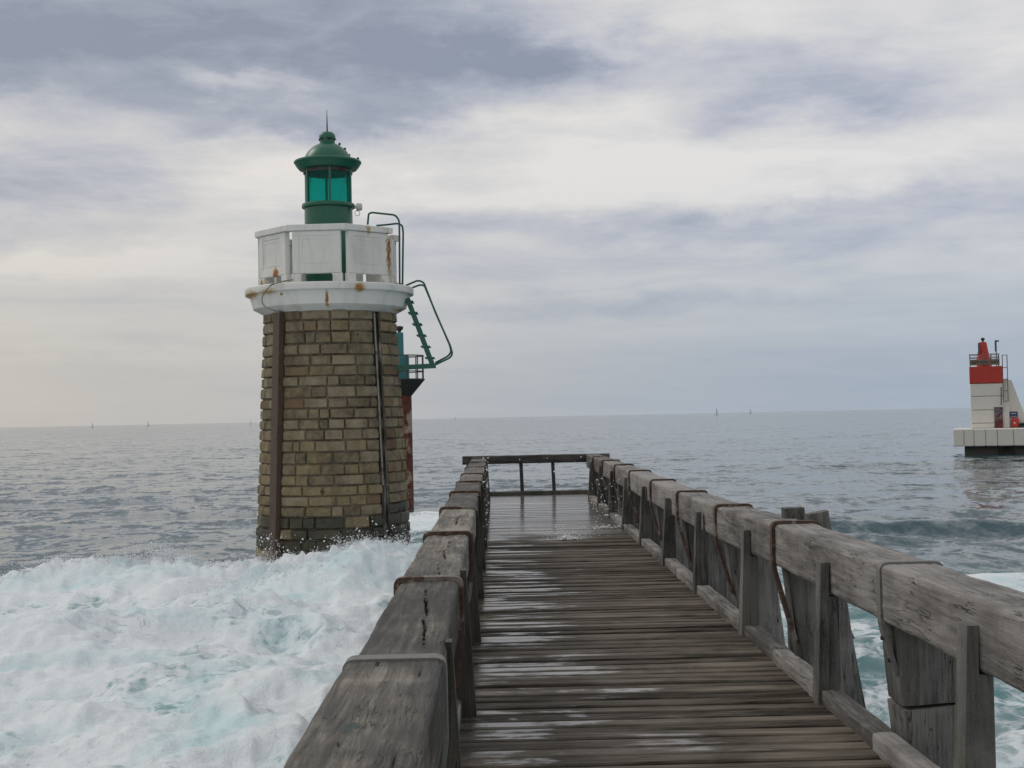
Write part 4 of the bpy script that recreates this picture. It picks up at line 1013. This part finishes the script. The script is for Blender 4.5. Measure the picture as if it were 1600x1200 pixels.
# ------------------------------------------------------------------ spray: thrown droplets above the breaking water and on the deck
def spray_mat():
    m, N_ = material('white_spray')
    finish(N_, (0.80, 0.82, 0.85), 0.5, spec=0.4); return m
SPRAY = spray_mat()
def droplets(name, label, P, rad):
    """P (n,3) positions, rad (n,) radii: one mesh of small irregular octahedra"""
    P = np.asarray(P); rad = np.asarray(rad); n = len(P)
    base = np.array([(1, 0, 0), (-1, 0, 0), (0, 1, 0), (0, -1, 0), (0, 0, 1), (0, 0, -1)], float)
    fc = np.array([(0, 2, 4), (2, 1, 4), (1, 3, 4), (3, 0, 4), (2, 0, 5), (1, 2, 5), (3, 1, 5), (0, 3, 5)])
    st = RNG.uniform(0.6, 1.5, (n, 1, 3))
    V = (P[:, None, :]+base[None]*rad[:, None, None]*st).reshape(-1, 3)
    F = (fc[None]+6*np.arange(n)[:, None, None]).reshape(-1, 3)
    me = bpy.data.meshes.new(name); me.vertices.add(len(V)); me.vertices.foreach_set('co', V.ravel().astype(np.float32))
    me.loops.add(F.size); me.loops.foreach_set('vertex_index', F.ravel().astype(np.int32))
    me.polygons.add(len(F)); me.polygons.foreach_set('loop_start', np.arange(0, F.size, 3, dtype=np.int32))
    me.polygons.foreach_set('use_smooth', np.ones(len(F), bool)); me.update(calc_edges=True); me.materials.append(SPRAY)
    o = link(bpy.data.objects.new(name, me)); o['kind'] = 'stuff'; o['label'] = label; return o
PP, RR = [], []
def jet(x, y, n, hgt, spread, r0_=.012, z=None, dirx=0.0):
    zz = float(sea_z(x, y)[0])-.06 if z is None else z
    u = RNG.random(n)**1.7
    sx = RNG.normal(0, 1, n)*spread*(.35+u); sy = RNG.normal(0, 1, n)*spread*(.35+u)
    PP.append(np.stack([x+sx+dirx*u, y+sy, zz+u*hgt], 1)); RR.append(r0_*RNG.lognormal(-.35, .55, n)*(1.15-.5*u))
def crest_y(x):
    n1 = float(vnoise(x/6.0, 33/6.0, 0, 1)); return 33.3+.6*math.sin(x*.55+1.0)+n1*.9
# along the back crest, left of the tower
for k in range(150):
    x = RNG.uniform(-17.5, -6.3); yv = crest_y(x)+RNG.uniform(-1.2, .3)
    jet(x, yv, int(RNG.uniform(40, 130)), abs(RNG.normal(.05, .09))+.04, RNG.uniform(.08, .35), .010)
for x0_, n_, hh in ((-8.6, 2600, .62), (-8.2, 1500, .45), (-9.3, 900, .32), (-11.0, 1300, .36), (-12.2, 700, .25), (-7.4, 500, .2)):
    jet(x0_, crest_y(x0_)-.2, n_, hh, .30, .0085)
# the mound breaking against the foot of the lighthouse
xs_ = RNG.uniform(-6.6, -1.4, 260)
for x in xs_:
    yv = 30.4+RNG.normal(0, .9)
    jet(x, yv, int(RNG.uniform(25, 90)), abs(RNG.normal(.05, .10))+.04, RNG.uniform(.06, .22), .009)
for x, n_, hh, sp in ((-3.62, 260, .55, .045), (-3.45, 160, .38, .045), (-3.0, 380, .26, .16), (-4.2, 260, .20, .12), (-2.5, 380, .26, .16), (-2.2, 200, .28, .12), (-5.2, 200, .16, .15)):
    jet(x, 30.6, n_, hh, sp, .010)
# drops in front of the masonry
def loose(x0, x1, y0, y1, px_r, n, Y, r_):
    for _ in range(n):
        p = at(RNG.uniform(x0, x1), RNG.uniform(y0, y1), Y+RNG.uniform(-.6, .6)); PP.append(np.array([p])); RR.append(np.array([r_*RNG.lognormal(-.1, .5)]))
loose(408, 448, 832, 870, 0, 45, 32.5, .010); loose(600, 642, 818, 850, 0, 45, 32.5, .011); loose(430, 600, 835, 865, 0, 60, 32.0, .011); loose(520, 590, 800, 850, 0, 22, 32, .011)
loose(0, 410, 868, 890, 0, 60, 33.0, .009)
def mist(n, xa, xb, yf, sy, hsc, r_):
    x = RNG.uniform(xa, xb, n); y = np.array([yf(q) for q in x])+RNG.normal(0, sy, n)
    gust = np.clip(0.35+1.1*vnoise(x/1.1, y*0+3.3, 0, 77)+0.5*vnoise(x/0.3, y*0, 0, 78), 0.12, 2.2)
    z = sea_z(x, y)-.02+RNG.exponential(1, n)*hsc*gust
    PP.append(np.stack([x, y, z], 1)); RR.append(r_*RNG.lognormal(-.1, .45, n))
mist(30000, -17.5, -5.2, crest_y, .5, .12, .0054)
mist(9000, -9.6, -7.4, crest_y, .35, .24, .0052)
mist(4000, -12.6, -11.0, crest_y, .35, .16, .0052)
mist(26000, -6.8, -1.0, lambda q: 30.3, .9, .10, .0054)
mist(9000, -3.9, -1.2, lambda q: 30.6, .6, .17, .0052)
droplets('spray', 'fine white spray thrown up along the breaking wave', np.concatenate(PP), np.concatenate(RR))
# foam lifted off the near water
PP, RR = [], []
for _ in range(700):
    y = 13.5+18*RNG.random()**.8; x = RNG.uniform(-.42*y, -1.0)
    jet(x, y, int(RNG.uniform(20, 70)), abs(RNG.normal(.05, .07))+.02, RNG.uniform(.08, .35), .0048)
droplets('surf_spatter', 'loose froth and drops over the churned water left of the jetty', np.concatenate(PP), np.concatenate(RR))
# splash landing on the far planks
PP, RR = [], []
c = at(885, 836, 17.9)
jet(c.x, 17.9, 260, .17, .10, .007, z=.012); jet(c.x+.05, 17.9, 200, .05, .16, .008, z=.012)
c = at(945, 820, 19.6)
jet(c.x, 19.6, 260, .05, .22, .006, z=.012)
for (px, py, rr_) in ((920, 791, .016), (927, 795, .010), (933, 799, .017), (934, 810, .012), (947, 790, .018), (946, 805, .020), (941, 788, .013), (949, 805, .024), (932, 815, .018), (945, 783, .017), (928, 787, .012), (963, 806, .022), (937, 763, .012), (936, 757, .013),
                      (933, 750, .016), (945, 764, .011), (952, 795, .012), (929, 808, .009), (940, 812, .010), (936, 804, .009), (924, 801, .008), (953, 785, .010), (866, 737, .019), (868, 742, .011), (812, 718, .016), (855, 716, .013), (908, 714, .015), (906, 724, .011), (898, 722, .008), (850, 716, .008), (793, 726, .007)):
    p = at(px, py, 20.5+RNG.uniform(-.7, .7)); PP.append(np.array([p])); RR.append(np.array([rr_*.78]))
for _ in range(150):
    p = at(RNG.uniform(905, 985), RNG.uniform(735, 832), 20.5+RNG.uniform(-1.5, 1.5)); PP.append(np.array([p])); RR.append(np.array([.006*RNG.lognormal(0, .45)]))
for _ in range(90):
    p = at(RNG.uniform(754, 764), RNG.uniform(715, 850), 17+RNG.uniform(-1, 3)); PP.append(np.array([p])); RR.append(np.array([.006*RNG.lognormal(0, .45)]))
droplets('deck_splash', 'water splash and flying drops at the far wet end of the jetty deck', np.concatenate(PP), np.concatenate(RR))
